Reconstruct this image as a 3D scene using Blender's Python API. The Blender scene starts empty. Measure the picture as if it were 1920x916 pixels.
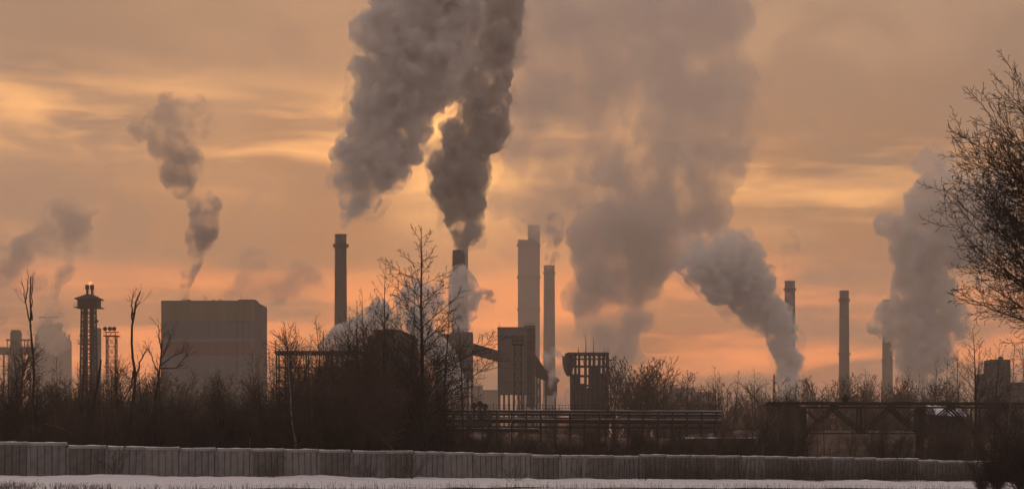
import bpy, math, random
import numpy as np
from mathutils import Vector, noise as mnoise

# ------------------------------------------------------------------ scene, camera, sky, sun, exposure
S = bpy.context.scene
COL = S.collection
PI = math.pi
R = math.radians

F = 3600.0                    # focal length in photo pixels (1920 wide), horizon on row 814
EYE = 3.0
cam_d = bpy.data.cameras.new('camera')
cam = bpy.data.objects.new('camera', cam_d)
COL.objects.link(cam)
cam.location = (0, 0, EYE)
cam.rotation_euler = (PI / 2, 0, 0)
cam_d.sensor_width = 36.0
cam_d.lens = 36.0 * F / 1920.0
cam_d.shift_y = (814 - 458) / 1920.0
cam_d.clip_start = 0.5
cam_d.clip_end = 20000
S.camera = cam

SUN_AZ = R(-2.0)              # measured from +Y towards +X
SUN_EL = R(9.0)

S.render.engine = 'CYCLES'
S.cycles.use_denoising = True
try:
    S.cycles.denoiser = 'OPENIMAGEDENOISE'
    S.cycles.denoising_input_passes = 'RGB_ALBEDO_NORMAL'
except Exception:
    pass
S.cycles.max_bounces = 7
S.cycles.diffuse_bounces = 2
S.cycles.glossy_bounces = 1
S.cycles.transmission_bounces = 1
S.cycles.volume_bounces = 5
S.cycles.transparent_max_bounces = 16
S.cycles.volume_step_rate = 1.0
S.cycles.volume_max_steps = 128
S.cycles.use_adaptive_sampling = True
S.cycles.adaptive_threshold = 0.025
S.view_settings.view_transform = 'Standard'
S.view_settings.look = 'None'
S.view_settings.exposure = 0.0
S.view_settings.gamma = 1.0
S.view_settings.use_curve_mapping = False


class NT:
    """small helper to write node trees"""
    def __init__(self, tree):
        self.t = tree

    def n(self, kind, **kw):
        nd = self.t.nodes.new(kind)
        for k, v in kw.items():
            setattr(nd, k, v)
        return nd

    def link(self, a, b):
        self.t.links.new(a, b)

    def put(self, sock, v):
        if isinstance(v, bpy.types.NodeSocket):
            self.link(v, sock)
        elif isinstance(v, (tuple, list)) and len(v) == 3 and sock.type == 'RGBA':
            sock.default_value = (*v, 1)
        else:
            sock.default_value = v

    def math(self, op, a, b=None, c=None, clamp=False):
        nd = self.n('ShaderNodeMath', operation=op, use_clamp=clamp)
        self.put(nd.inputs[0], a)
        if b is not None:
            self.put(nd.inputs[1], b)
        if c is not None:
            self.put(nd.inputs[2], c)
        return nd.outputs[0]

    def mix(self, f, a, b, blend='MIX'):
        nd = self.n('ShaderNodeMix', data_type='RGBA', blend_type=blend)
        self.put(nd.inputs[0], f)
        self.put(nd.inputs[6], a)
        self.put(nd.inputs[7], b)
        return nd.outputs[2]

    def smooth(self, v, lo, hi, a=0.0, b=1.0):
        nd = self.n('ShaderNodeMapRange', interpolation_type='SMOOTHSTEP')
        self.put(nd.inputs[0], v)
        for i, q in enumerate((lo, hi, a, b)):
            nd.inputs[i + 1].default_value = q
        return nd.outputs[0]

    def vec(self, x, y, z):
        nd = self.n('ShaderNodeCombineXYZ')
        for i, q in enumerate((x, y, z)):
            self.put(nd.inputs[i], q)
        return nd.outputs[0]

    def noise(self, v, scale=1.0, detail=3.0, rough=0.5, dist=0.0):
        nd = self.n('ShaderNodeTexNoise')
        if v is not None:
            self.link(v, nd.inputs['Vector'])
        nd.inputs['Scale'].default_value = scale
        nd.inputs['Detail'].default_value = detail
        nd.inputs['Roughness'].default_value = rough
        nd.inputs['Distortion'].default_value = dist
        return nd.outputs['Fac']


def lin(r, g, b):
    """sRGB 0-255 -> linear"""
    f = lambda c: (c / 255 / 12.92) if c / 255 <= 0.04045 else ((c / 255 + 0.055) / 1.055) ** 2.4
    return (f(r), f(g), f(b))


SEED1, SEED2, SEED3 = 98.23, 196.09, 221.41
SKY_TOP = lin(168, 138, 112)
SKY_MID = lin(196, 144, 104)
SKY_LOW = lin(205, 134, 94)
SKY_MOTTLE = lin(146, 122, 104)
SKY_FAR = lin(186, 170, 166)
SKY_GAPA = (1.90, 0.88, 0.27)
SKY_GAPB = (1.65, 0.50, 0.15)
SKY_SUN = (2.6, 1.25, 0.36)

# ---- world: low evening sun behind a broken stratus deck; clear sky (Nishita) shows through the thin places
world = bpy.data.worlds.new('World')
S.world = world
world.use_nodes = True
W = NT(world.node_tree)
for nd in list(world.node_tree.nodes):
    world.node_tree.nodes.remove(nd)
tc = W.n('ShaderNodeTexCoord')
sep = W.n('ShaderNodeSeparateXYZ')
W.link(tc.outputs['Generated'], sep.inputs[0])
dx, dy, dz = sep.outputs
az = W.math('ARCTAN2', dx, dy)
el = W.math('ARCSINE', dz)
eld = W.math('MULTIPLY', el, 180 / PI)                      # elevation in degrees
azd = W.math('MULTIPLY', az, 180 / PI)
# angle from the sun
sx, sy, sz = math.sin(SUN_AZ) * math.cos(SUN_EL), math.cos(SUN_AZ) * math.cos(SUN_EL), math.sin(SUN_EL)
dot = W.n('ShaderNodeVectorMath', operation='DOT_PRODUCT')
W.link(tc.outputs['Generated'], dot.inputs[0])
dot.inputs[1].default_value = (sx, sy, sz)
sang = W.math('MULTIPLY', W.math('ARCCOSINE', W.math('MINIMUM', dot.outputs['Value'], 0.999999)), 180 / PI)

sky = W.n('ShaderNodeTexSky', sky_type='NISHITA')
sky.sun_disc = False
sky.sun_elevation = SUN_EL
sky.sun_rotation = SUN_AZ
sky.air_density = 2.0
sky.dust_density = 5.0
sky.ozone_density = 1.0
clear = W.mix(1.0, sky.outputs[0], (0.10, 0.075, 0.055), 'MULTIPLY')

# cloud deck: brown-grey above, warmer towards the horizon on the sun's side, mauve-grey away from the sun
warm = W.smooth(sang, 60, 6)
hor = W.smooth(eld, 7.5, 0.5)
deck = W.mix(W.smooth(eld, 4, 14), SKY_MID, SKY_TOP)
deck = W.mix(hor, deck, SKY_LOW)
deck = W.mix(warm, SKY_FAR, deck)
# streaks, long in azimuth and thin in elevation
p1 = W.vec(W.math('MULTIPLY', azd, 0.16), W.math('MULTIPLY', eld, 0.75), SEED1)
n1 = W.noise(p1, 1.0, 4.0, 0.45, 0.4)
p2 = W.vec(W.math('MULTIPLY', azd, 0.35), W.math('MULTIPLY', eld, 2.6), SEED2)
n2 = W.noise(p2, 1.0, 4.0, 0.55, 0.4)
p3 = W.vec(W.math('MULTIPLY', azd, 0.09), W.math('MULTIPLY', eld, 0.16), SEED3)
n3 = W.noise(p3, 1.0, 3.0, 0.5, 0.3)
deck = W.mix(1.0, deck, W.vec(*([W.smooth(n3, 0.30, 0.70, 0.60, 1.22)] * 3)), 'MULTIPLY')
elt = W.math('ADD', eld, W.math('MULTIPLY', azd, 0.074))      # the upper rift slopes gently
p4 = W.vec(W.math('MULTIPLY', azd, 0.30), W.math('MULTIPLY', eld, 0.42), 5.5)
n4 = W.noise(p4, 1.0, 4.0, 0.55, 0.5)
deck = W.mix(W.math('MULTIPLY', W.smooth(n4, 0.43, 0.66), 0.80), deck, SKY_MOTTLE)      # greyer cloud patches
bandA = W.math('MULTIPLY', W.smooth(elt, 6.0, 7.9), W.smooth(elt, 10.4, 8.5))
bandB = W.math('MULTIPLY', W.smooth(eld, 1.0, 2.4), W.smooth(eld, 5.6, 3.8))
strk = W.math('ADD', W.smooth(n1, 0.42, 0.66), W.math('MULTIPLY', W.smooth(n2, 0.48, 0.75), 0.40))
gapA = W.math('MULTIPLY', bandA, strk, clamp=True)
gapB = W.math('MULTIPLY', bandB, strk, clamp=True)
glow = W.smooth(sang, 4.6, 0.3)
glow2 = W.smooth(sang, 55.0, 10.0)
skyc = W.mix(W.math('MULTIPLY', W.math('MULTIPLY', gapA, glow2), 0.75), deck, SKY_GAPA)
skyc = W.mix(W.math('MULTIPLY', W.math('MULTIPLY', gapB, glow2), 0.78), skyc, SKY_GAPB)
g3 = W.math('MULTIPLY', W.math('MULTIPLY', W.math('POWER', glow, 1.5), W.smooth(n1, 0.36, 0.62, 0.12, 1.0)), 0.85)
skyc = W.mix(g3, skyc, SKY_SUN)
skyc = W.mix(0.05, skyc, clear)
bg = W.n('ShaderNodeBackground')
W.link(skyc, bg.inputs['Color'])
bg.inputs['Strength'].default_value = 1.10
wo = W.n('ShaderNodeOutputWorld')
W.link(bg.outputs[0], wo.inputs['Surface'])
world.cycles.sampling_method = 'MANUAL'
world.cycles.sample_map_resolution = 512

sun_d = bpy.data.lights.new('sun', 'SUN')
sun_d.energy = 0.5
sun_d.angle = R(10)
sun_d.color = (1.0, 0.62, 0.36)
sun = bpy.data.objects.new('sun', sun_d)
COL.objects.link(sun)
sun.rotation_euler = Vector((-sx, -sy, -sz)).to_track_quat('-Z', 'Y').to_euler()

HAZE_DENSITY = 0.00028
HAZE_COLOR = (0.92, 0.83, 0.76)

# ------------------------------------------------------------------ helpers
rnd = random.Random(11)


def at(px, py, Y):
    """the world point at depth Y that the photograph shows at pixel (px, py)"""
    return Vector(((px - 960) / F * Y, Y, EYE + (814 - py) / F * Y))


def ground_z(x):
    t = min(1.0, max(0.0, (x + 36.8) / 86.2))
    return -2.0 * t


def tag(o, label=None, cat=None, group=None, kind=None):
    for k, v in (('label', label), ('category', cat), ('group', group), ('kind', kind)):
        if v:
            o[k] = v
    return o


def empty(name, loc, rz=0.0):
    o = bpy.data.objects.new(name, None)
    COL.objects.link(o)
    o.location = loc
    o.rotation_euler = (0, 0, rz)
    o.empty_display_size = 0.5
    return o


def link(name, me, parent=None, loc=(0, 0, 0)):
    o = bpy.data.objects.new(name, me)
    COL.objects.link(o)
    o.location = loc
    if parent is not None:
        o.parent = parent
    return o


def copy_tree(o, parent=None):
    c = o.copy()
    COL.objects.link(c)
    c.parent = parent
    for ch in o.children:
        copy_tree(ch, c)
    return c


class MB:
    """collects shapes and builds them as one mesh"""
    def __init__(self):
        self.v, self.f = [], []

    def raw(self, vs, fs):
        b = len(self.v)
        self.v.extend(tuple(p) for p in vs)
        self.f.extend([tuple(i + b for i in q) for q in fs])
        return self

    def box(self, x0, x1, y0, y1, z0, z1):
        vs = [(x, y, z) for z in (z0, z1) for y in (y0, y1) for x in (x0, x1)]
        return self.raw(vs, [(0, 2, 3, 1), (4, 5, 7, 6), (0, 1, 5, 4), (2, 6, 7, 3), (0, 4, 6, 2), (1, 3, 7, 5)])

    def bar(self, a, b, w, h=None, up=(0, 0, 1)):
        """rectangular bar from a to b"""
        h = h or w
        a, b = Vector(a), Vector(b)
        d = (b - a).normalized()
        u = Vector(up)
        if abs(d.dot(u)) > 0.98:
            u = Vector((0, 1, 0))
        s = d.cross(u).normalized() * w / 2
        t = s.cross(d).normalized() * h / 2
        vs = [a - s - t, a + s - t, a + s + t, a - s + t, b - s - t, b + s - t, b + s + t, b - s + t]
        return self.raw(vs, [(3, 2, 1, 0), (4, 5, 6, 7), (0, 1, 5, 4), (1, 2, 6, 5), (2, 3, 7, 6), (3, 0, 4, 7)])

    def tube(self, pts, rad, n=8, caps=True):
        pts = [Vector(p) for p in pts]
        if not hasattr(rad, '__len__'):
            rad = [rad] * len(pts)
        vs, fs = [], []
        prev = None
        for i, p in enumerate(pts):
            d = (pts[min(i + 1, len(pts) - 1)] - pts[max(i - 1, 0)]).normalized()
            if prev is None:
                u = Vector((1, 0, 0)) if abs(d.x) < 0.9 else Vector((0, 1, 0))
                s = d.cross(u).normalized()
            else:
                s = (prev - d * prev.dot(d)).normalized()
            prev = s
            t = d.cross(s)
            for k in range(n):
                a = 2 * PI * k / n
                vs.append(p + (s * math.cos(a) + t * math.sin(a)) * rad[i])
        for i in range(len(pts) - 1):
            for k in range(n):
                fs.append((i * n + k, i * n + (k + 1) % n, (i + 1) * n + (k + 1) % n, (i + 1) * n + k))
        if caps:
            fs.append(tuple(range(n - 1, -1, -1)))
            fs.append(tuple((len(pts) - 1) * n + k for k in range(n)))
        return self.raw(vs, fs)

    def lathe(self, prof, n=24, c=(0, 0)):
        """profile [(r, z)] about the vertical through c"""
        vs, fs = [], []
        for r, z in prof:
            for k in range(n):
                a = 2 * PI * k / n
                vs.append((c[0] + r * math.cos(a), c[1] + r * math.sin(a), z))
        for i in range(len(prof) - 1):
            for k in range(n):
                fs.append((i * n + k, i * n + (k + 1) % n, (i + 1) * n + (k + 1) % n, (i + 1) * n + k))
        fs.append(tuple(range(n - 1, -1, -1)))
        fs.append(tuple((len(prof) - 1) * n + k for k in range(n)))
        return self.raw(vs, fs)

    def prism(self, poly, y0, y1):
        """polygon [(x, z)] extruded along y"""
        n = len(poly)
        vs = [(x, y0, z) for x, z in poly] + [(x, y1, z) for x, z in poly]
        fs = [tuple(range(n)), tuple(range(2 * n - 1, n - 1, -1))]
        fs += [(i, i + n, (i + 1) % n + n, (i + 1) % n) for i in range(n)]
        return self.raw(vs, fs)

    def mesh(self, name, m, smooth=False):
        me = bpy.data.meshes.new(name)
        me.from_pydata(self.v, [], self.f)
        if m is not None:
            me.materials.append(m)
        if smooth:
            me.polygons.foreach_set('use_smooth', [True] * len(me.polygons))
        me.update()
        return me

    def build(self, name, m, parent=None, loc=(0, 0, 0), smooth=False):
        return link(name, self.mesh(name, m, smooth), parent, loc)


MATS = {}


def mat(name, col, rough=0.85, var=0.25, scale=0.25, stretch=(1, 1, 1), bump=0.0, bscale=4.0, metal=0.0, col2=None, spec=0.3, streak=0.0):
    """surface with mottled colour; scale in 1/m"""
    if name in MATS:
        return MATS[name]
    m = bpy.data.materials.new(name)
    m.use_nodes = True
    T = NT(m.node_tree)
    b = m.node_tree.nodes['Principled BSDF']
    tcn = T.n('ShaderNodeTexCoord')
    mp = T.n('ShaderNodeMapping')
    mp.inputs['Scale'].default_value = stretch
    T.link(tcn.outputs['Object'], mp.inputs[0])
    nz = T.noise(mp.outputs[0], scale, 6.0, 0.62, 0.3)
    f = T.smooth(nz, 0.28, 0.72)
    lo = tuple(c * (1 - var) for c in col)
    hi = col2 if col2 else tuple(min(1, c * (1 + var)) for c in col)
    c = T.mix(f, lo, hi)
    if streak:
        mp2 = T.n('ShaderNodeMapping')
        mp2.inputs['Scale'].default_value = (1, 1, 0.06)
        T.link(tcn.outputs['Object'], mp2.inputs[0])
        sn = T.noise(mp2.outputs[0], scale * 5, 4.0, 0.6)
        c = T.mix(T.math('MULTIPLY', T.smooth(sn, 0.5, 0.75), streak), c, tuple(q * 0.35 for q in col))
    T.link(c, b.inputs['Base Color'])
    b.inputs['Roughness'].default_value = rough
    b.inputs['Metallic'].default_value = metal
    b.inputs['Specular IOR Level'].default_value = spec
    if bump:
        bn = T.n('ShaderNodeBump')
        bn.inputs['Strength'].default_value = bump
        bn.inputs['Distance'].default_value = 0.05
        T.link(T.noise(tcn.outputs['Object'], bscale, 5.0, 0.6), bn.inputs['Height'])
        T.link(bn.outputs[0], b.inputs['Normal'])
    MATS[name] = m
    return m


def smoke_mat(name, col, density, nscale, lo=0.35, hi=0.6, aniso=0.25, fade=None, floor=0.04, step=0.35, detail=2.0):
    """Principled Volume: noise-broken density; fade = (z0, z1) height in metres above the object's origin over which it thins out"""
    m = bpy.data.materials.new(name)
    m.use_nodes = True
    T = NT(m.node_tree)
    for nd in list(m.node_tree.nodes):
        m.node_tree.nodes.remove(nd)
    out = T.n('ShaderNodeOutputMaterial')
    pv = T.n('ShaderNodeVolumePrincipled')
    pv.inputs['Color'].default_value = (*col, 1)
    pv.inputs['Anisotropy'].default_value = aniso
    T.link(pv.outputs[0], out.inputs['Volume'])
    if nscale:
        tcn = T.n('ShaderNodeTexCoord')
        nz = T.noise(tcn.outputs['Object'], nscale, detail, 0.58, 0.0)
        d = T.math('MULTIPLY', T.smooth(nz, lo, hi, floor, 1.0), density)
        if fade:
            sp = T.n('ShaderNodeSeparateXYZ')
            T.link(tcn.outputs['Object'], sp.inputs[0])
            d = T.math('MULTIPLY', d, T.smooth(sp.outputs[2], fade[0], fade[1], 1.0, fade[2] if len(fade) > 2 else 0.15))
        T.link(d, pv.inputs['Density'])
    else:
        pv.inputs['Density'].default_value = density
    try:
        m.cycles.volume_step_rate = step
    except Exception:
        pass
    return m


import bmesh
_ico = {}


def ico(sub):
    if sub not in _ico:
        bm = bmesh.new()
        bmesh.ops.create_icosphere(bm, subdivisions=sub, radius=1.0)
        bm.verts.ensure_lookup_table()
        _ico[sub] = (np.array([v.co[:] for v in bm.verts]), [tuple(v.index for v in f.verts) for f in bm.faces])
        bm.free()
    return _ico[sub]


DG = None


def plume(label, strands, Y, m, seed, puff=0.55, rough=1.0, vox=None, sat=5, deep=1.0, name='smoke_plume', cat='smoke', group=None, thin=1.0, fine=1.0, parent=None):
    """a billowing body: spheres strewn along control points (px, py, r px), fused and roughened.
    strands: list of polylines; the first point of the first one is the source"""
    rg = random.Random(seed)
    V, Fc = ico(2)
    k = Y / F
    o0 = at(strands[0][0][0], strands[0][0][1], Y)
    vs, fs, nb = [], [], 0
    rmax = 0
    axis = []

    def sphere(c, r):
        nonlocal nb
        vs.append(V * r + np.array(c))
        fs.extend([(a + nb, b + nb, d + nb) for a, b, d in Fc])
        nb += len(V)

    for st in strands:
        for (a, b) in zip(st[:-1], st[1:]):
            pa, pb = at(a[0], a[1], Y) - o0, at(b[0], b[1], Y) - o0
            ra, rb = a[2] * k, b[2] * k
            L = (pb - pa).length
            t = 0.0
            while t < 1.0:
                r = ra + (rb - ra) * t
                rmax = max(rmax, r)
                c = pa + (pb - pa) * t
                axis.append((tuple(c), r))
                off = Vector((rg.uniform(-1, 1), rg.uniform(-1, 1) * deep, rg.uniform(-1, 1))) * r * 0.28
                sphere(c + off, r * rg.uniform(0.74, 0.92) * thin)
                for _ in range(sat):
                    d = Vector((rg.gauss(0, 1), rg.gauss(0, 1) * deep, rg.gauss(0, 0.8))).normalized()
                    sphere(c + d * r * rg.uniform(0.65, 0.98) * thin, r * rg.uniform(0.18, 0.44) * thin)
                t += max(0.02, 0.42 * r / max(L, 1e-3))
    me = bpy.data.meshes.new('tmp')
    me.from_pydata(np.concatenate(vs).tolist(), [], fs)
    vox = vox or max(1.6 * k, rmax / 58)
    me = remesh(me, vox)
    # billows: creased noise pushed outwards, in proportion to the local thickness of the plume
    n = len(me.vertices)
    co = np.empty(n * 3); me.vertices.foreach_get('co', co); co = co.reshape(-1, 3)
    no = np.empty(n * 3); me.vertices.foreach_get('normal', no); no = no.reshape(-1, 3)
    ax, ar = np.array([a[0] for a in axis]), np.array([a[1] for a in axis])
    lr = np.empty(n)
    for i0 in range(0, n, 4000):
        d = np.linalg.norm(co[i0:i0 + 4000, None, :] - ax[None], axis=2) / ar[None] ** 0.7
        lr[i0:i0 + 4000] = ar[d.argmin(1)]
    r0 = rmax * puff
    disp = np.empty(n)
    s1, s2, s3 = 1 / (0.62 * r0), 1 / (0.27 * r0), 1 / (0.115 * r0)
    ox = Vector((seed * 7.3, 0, 0))
    for i in range(n):
        p = Vector(co[i])
        w = mnoise.noise_vector(p * (s1 * 0.9) + ox) * (0.22 * r0)
        q = p + w
        b = abs(mnoise.noise(q * s1 + ox)) * 0.72 + abs(mnoise.noise(q * s2 + ox)) * 0.42 + abs(mnoise.noise(q * s3 + ox)) * 0.30 * fine
        disp[i] = b - 0.24
    amp = np.minimum(lr * 0.62, 0.60 * r0) * rough
    co += no * (disp * amp)[:, None]
    me.vertices.foreach_set('co', co.ravel())
    me = remesh(me, vox * 1.75)
    me.name = name
    me.materials.clear()
    me.materials.append(m)
    if parent is not None:
        return link(name, me, parent)
    p = link(name, me, None, o0)
    tag(p, label, cat, group)
    return p


def remesh(me, vox):
    ob = bpy.data.objects.new('tmp', me)
    COL.objects.link(ob)
    md = ob.modifiers.new('r', 'REMESH')
    md.mode = 'VOXEL'
    md.voxel_size = vox
    md.use_smooth_shade = True
    dg = bpy.context.evaluated_depsgraph_get()
    out = bpy.data.meshes.new_from_object(ob.evaluated_get(dg))
    bpy.data.objects.remove(ob)
    bpy.data.meshes.remove(me)
    return out

# ------------------------------------------------------------------ materials of the place
M_earth = mat('winter_earth', (0.045, 0.036, 0.030), 0.95, 0.45, 0.35, bump=0.6, bscale=1.5)
M_snow = mat('snow', (0.78, 0.81, 0.90), 0.7, 0.06, 0.6, bump=0.5, bscale=2.5)
M_oldsnow = mat('grimy_snow', (0.34, 0.33, 0.34), 0.8, 0.3, 0.6)
M_conc = [mat('fence_concrete_a', (0.168, 0.160, 0.158), 0.92, 0.30, 0.9, bump=0.4, bscale=6, streak=0.45),
          mat('fence_concrete_b', (0.198, 0.190, 0.186), 0.92, 0.28, 0.7, bump=0.4, bscale=6, streak=0.35),
          mat('fence_concrete_c', (0.118, 0.108, 0.102), 0.92, 0.30, 1.1, bump=0.4, bscale=6, streak=0.55)]
M_cap = mat('fence_coping', (0.27, 0.25, 0.24), 0.9, 0.3, 1.5, bump=0.3, bscale=8)
M_bark = mat('dark_bark', (0.040, 0.031, 0.026), 0.9, 0.35, 1.2)
M_twig = mat('twigs', (0.056, 0.041, 0.033), 0.9, 0.3, 0.5)
M_twig2 = mat('reddish_twigs', (0.095, 0.064, 0.047), 0.9, 0.3, 0.5)
M_birch = mat('birch_bark', (0.20, 0.18, 0.165), 0.85, 0.45, 2.0)
M_grass = mat('dry_grass', (0.085, 0.062, 0.045), 0.9, 0.4, 0.8)
M_rust = mat('rusty_steel', (0.030, 0.024, 0.021), 0.8, 0.35, 0.5)
M_steel = mat('grimy_steel', (0.060, 0.054, 0.050), 0.7, 0.3, 0.3)
M_clad = mat('grimy_cladding', (0.115, 0.102, 0.096), 0.85, 0.22, 0.08, bump=0.2, bscale=0.6, streak=0.4)
M_darkwall = mat('sooty_wall', (0.055, 0.048, 0.044), 0.9, 0.3, 0.1, streak=0.4)
M_stack = mat('chimney_concrete', (0.13, 0.115, 0.108), 0.9, 0.3, 0.08, streak=0.7)
M_stackdark = mat('sooty_chimney', (0.055, 0.045, 0.043), 0.9, 0.25, 0.05, streak=0.3)
M_stacklite = mat('pale_chimney', (0.22, 0.20, 0.185), 0.9, 0.15, 0.05, streak=0.3)

# ------------------------------------------------------------------ ground
FA = Vector((-36.8, 138.0, 0.0))                       # fence line, on the ground
FB = Vector((49.4, 200.0, 0.0))
FU = (FB - FA).normalized()


def fence_y(px):
    """depth at which the sight line through column px meets the fence line"""
    k = (px - 960) / F
    t = (k * FA.y - FA.x) / ((FB.x - FA.x) - k * (FB.y - FA.y))
    return FA.y + (FB.y - FA.y) * t


def sheet(name, xs, ys, zf, m):
    vs = [(x, y, zf(x, y)) for y in ys for x in xs]
    nx = len(xs)
    fs = [(j * nx + i, j * nx + i + 1, (j + 1) * nx + i + 1, (j + 1) * nx + i) for j in range(len(ys) - 1) for i in range(nx - 1)]
    return MB().raw(vs, fs).mesh(name, m, True)


xs = [-1400, -700, -300, -120] + [-80 + 2.0 * i for i in range(81)] + [120, 300, 700, 1400]
ys = [-60, 0, 40] + [60 + 2.0 * i for i in range(91)] + [270, 330, 420, 600, 900, 1500, 2800]
g_me = sheet('ground', xs, ys, lambda x, y: ground_z(x) - 0.05 + (0.10 * mnoise.noise(Vector((x * 0.2, y * 0.2, 0))) if abs(x) < 90 and y < 260 else 0), M_earth)
# winter ground: earth and dead grass with thin old snow lying in patches
T = NT(M_earth.node_tree)
bs = M_earth.node_tree.nodes['Principled BSDF']
old = bs.inputs['Base Color'].links[0].from_socket
tcn = T.n('ShaderNodeTexCoord')
sn = T.noise(tcn.outputs['Object'], 0.10, 6.0, 0.62)
T.link(T.mix(T.smooth(sn, 0.50, 0.60), old, (0.62, 0.62, 0.66)), bs.inputs['Base Color'])
tag(link('ground', g_me), 'winter earth with patches of old snow', None, kind='structure')

# low railway embankment behind the pipe rack
M_bank = mat('embankment_earth', (0.105, 0.078, 0.063), 0.95, 0.5, 0.4, bump=0.8, bscale=1.2)
bx = [-150 + 1.5 * i for i in range(201)]
by = [312 + 1.5 * i for i in range(19)]


def bank_z(x, y):
    h = 4.0 + 1.7 * min(1.0, max(0.0, (x - 25) / 15)) + 0.7 * mnoise.noise(Vector((x * 0.06, 0, 3))) + 0.35 * mnoise.noise(Vector((x * 0.35, y * 0.35, 6)))
    t = (y - 312) / 27
    return ground_z(x) - 0.3 + h * min(1, math.sin(PI * t) * 1.6)


tag(link('embankment', sheet('embankment', bx, by, bank_z, M_bank)), 'low dark earth embankment behind the pipe rack', None, kind='structure')

# snow lying in front of the fence, with a ragged lip towards the camera
cols, rows = 420, 26
vs, fs = [], []
for i in range(cols + 1):
    px = -140 + i * (2160 / cols)
    yf = fence_y(px) + 0.6
    xb = (px - 960) / F * 120
    ylip_px = 907.5 + 3.0 * (px / 1920) + (14 * max(0, (250 - px) / 250) if px < 250 else 0)
    zz = ground_z((px - 960) / F * 150)
    yl = (EYE - zz - 0.12) / ((ylip_px - 814) / F)
    yl += 2.6 * mnoise.noise(Vector((px * 0.016, 1.7, 0))) + 1.6 * mnoise.noise(Vector((px * 0.06, 4.2, 0))) + 0.9 * mnoise.noise(Vector((px * 0.17, 8.8, 0)))
    for j in range(rows + 1):
        t = j / rows
        y = yf + (yl - yf) * t
        x = (px - 960) / F * y
        z = ground_z(x) + 0.13 + 0.20 * mnoise.noise(Vector((x * 0.22, y * 0.22, 2))) + 0.07 * mnoise.noise(Vector((x * 1.1, y * 1.1, 5)))
        if t > 0.93:
            z -= (t - 0.93) / 0.07 * 0.35
        vs.append((x, y, z))
for i in range(cols):
    for j in range(rows):
        a = i * (rows + 1) + j
        fs.append((a, a + 1, a + rows + 2, a + rows + 1))
tag(MB().raw(vs, fs).build('snow', M_snow, smooth=True), 'strip of clean snow lying in front of the concrete fence', None, kind='structure')

# ------------------------------------------------------------------ concrete fence
fence = empty('concrete_fence', (0, 0, 0))
tag(fence, 'long grey precast concrete fence with ribbed panels running behind the snow', 'fence')
PW, PH = 3.02, 2.2


def panel_mesh(m):
    b = MB()
    w = PW / 2 - 0.13
    b.box(-w, w, 0.02, 0.10, -0.5, PH - 0.14)
    nr = 5
    for q in range(nr):                                    # raised flat ribs with recessed joints
        x0 = -w + (2 * w) * q / nr + 0.045
        x1 = -w + (2 * w) * (q + 1) / nr - 0.045
        b.box(x0, x1, -0.05, 0.02, -0.5, PH - 0.17)
    return b.mesh('panel', m)


def coping_mesh(seed):
    b = MB()
    b.box(-PW / 2 + 0.02, PW / 2 - 0.02, -0.10, 0.16, PH - 0.14, PH + 0.06)
    return b.mesh('coping', M_cap)


def snowcap_mesh(seed):
    rg = random.Random(seed)
    b = MB()
    n = 16
    vs, fs = [], []
    for i in range(n + 1):
        x = -PW / 2 + 0.05 + (PW - 0.1) * i / n
        h = 0.02 + 0.055 * max(0, mnoise.noise(Vector((x * 1.2, seed * 3.1, 0))) + 0.25) + rg.uniform(0, 0.015)
        for (y, z) in ((-0.09, 0), (-0.05, h), (0.10, h), (0.15, 0)):
            vs.append((x, y, PH + 0.062 + z))
    for i in range(n):
        for j in range(3):
            a = i * 4 + j
            fs.append((a, a + 4, a + 5, a + 1))
    return b.raw(vs, fs).mesh('snow_cap', M_snow, True)


PANELS = [panel_mesh(m) for m in M_conc]
COPE = coping_mesh(1)
CAPS = [snowcap_mesh(i) for i in range(6)]
POSTM = [MB().box(-0.125, 0.125, -0.13, 0.20, -0.6, PH - 0.02).mesh('post', m) for m in M_conc[:2]]
WIREP = MB().bar((0, 0.22, PH - 0.3), (0, 0.26, PH + 0.95), 0.07, 0.05).mesh('wire_post', M_rust)
rg = random.Random(4)
ang = math.atan2(FU.y, FU.x)
L = (FB - FA).length
s = -13.0
i = 0
step_h = 0.0
wire_pts = []
while s < L + 14:
    if i % 4 == 0:
        step_h = rg.uniform(-0.11, 0.10)
    p = FA + FU * (s + PW / 2)
    gz = ground_z(p.x)
    h = step_h + rg.uniform(-0.025, 0.025) + (0.18 if i < 6 else 0)
    o = link('panel', PANELS[2 if (i > 24 and i % 4) else (i * 7 + i // 3) % 3], fence, (p.x, p.y, gz + h))
    tilt = rg.uniform(-0.03, 0.03) if i % 7 else rg.uniform(0.05, 0.09)
    o.rotation_euler = (tilt, rg.uniform(-0.007, 0.007), ang)
    c = link('coping', COPE, o)
    d = link('snow_cap', CAPS[i % 6], o)
    q = FA + FU * s
    po = link('post', POSTM[i % 2], fence, (q.x, q.y, ground_z(q.x) + h - 0.05))
    po.rotation_euler = (rg.uniform(-0.01, 0.01), 0, ang)
    if rg.random() < 0.85:
        wp = link('wire_post', WIREP, po)
    wire_pts.append((q.x - 0.26 * FU.y, q.y + 0.26 * FU.x, ground_z(q.x) + h + PH + 0.85))
    s += PW
    i += 1
for dz in (0.0, -0.28, -0.55):
    MB().tube([(a, b, c + dz) for a, b, c in wire_pts], 0.006, 3).build('wire', M_rust, fence)

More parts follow.
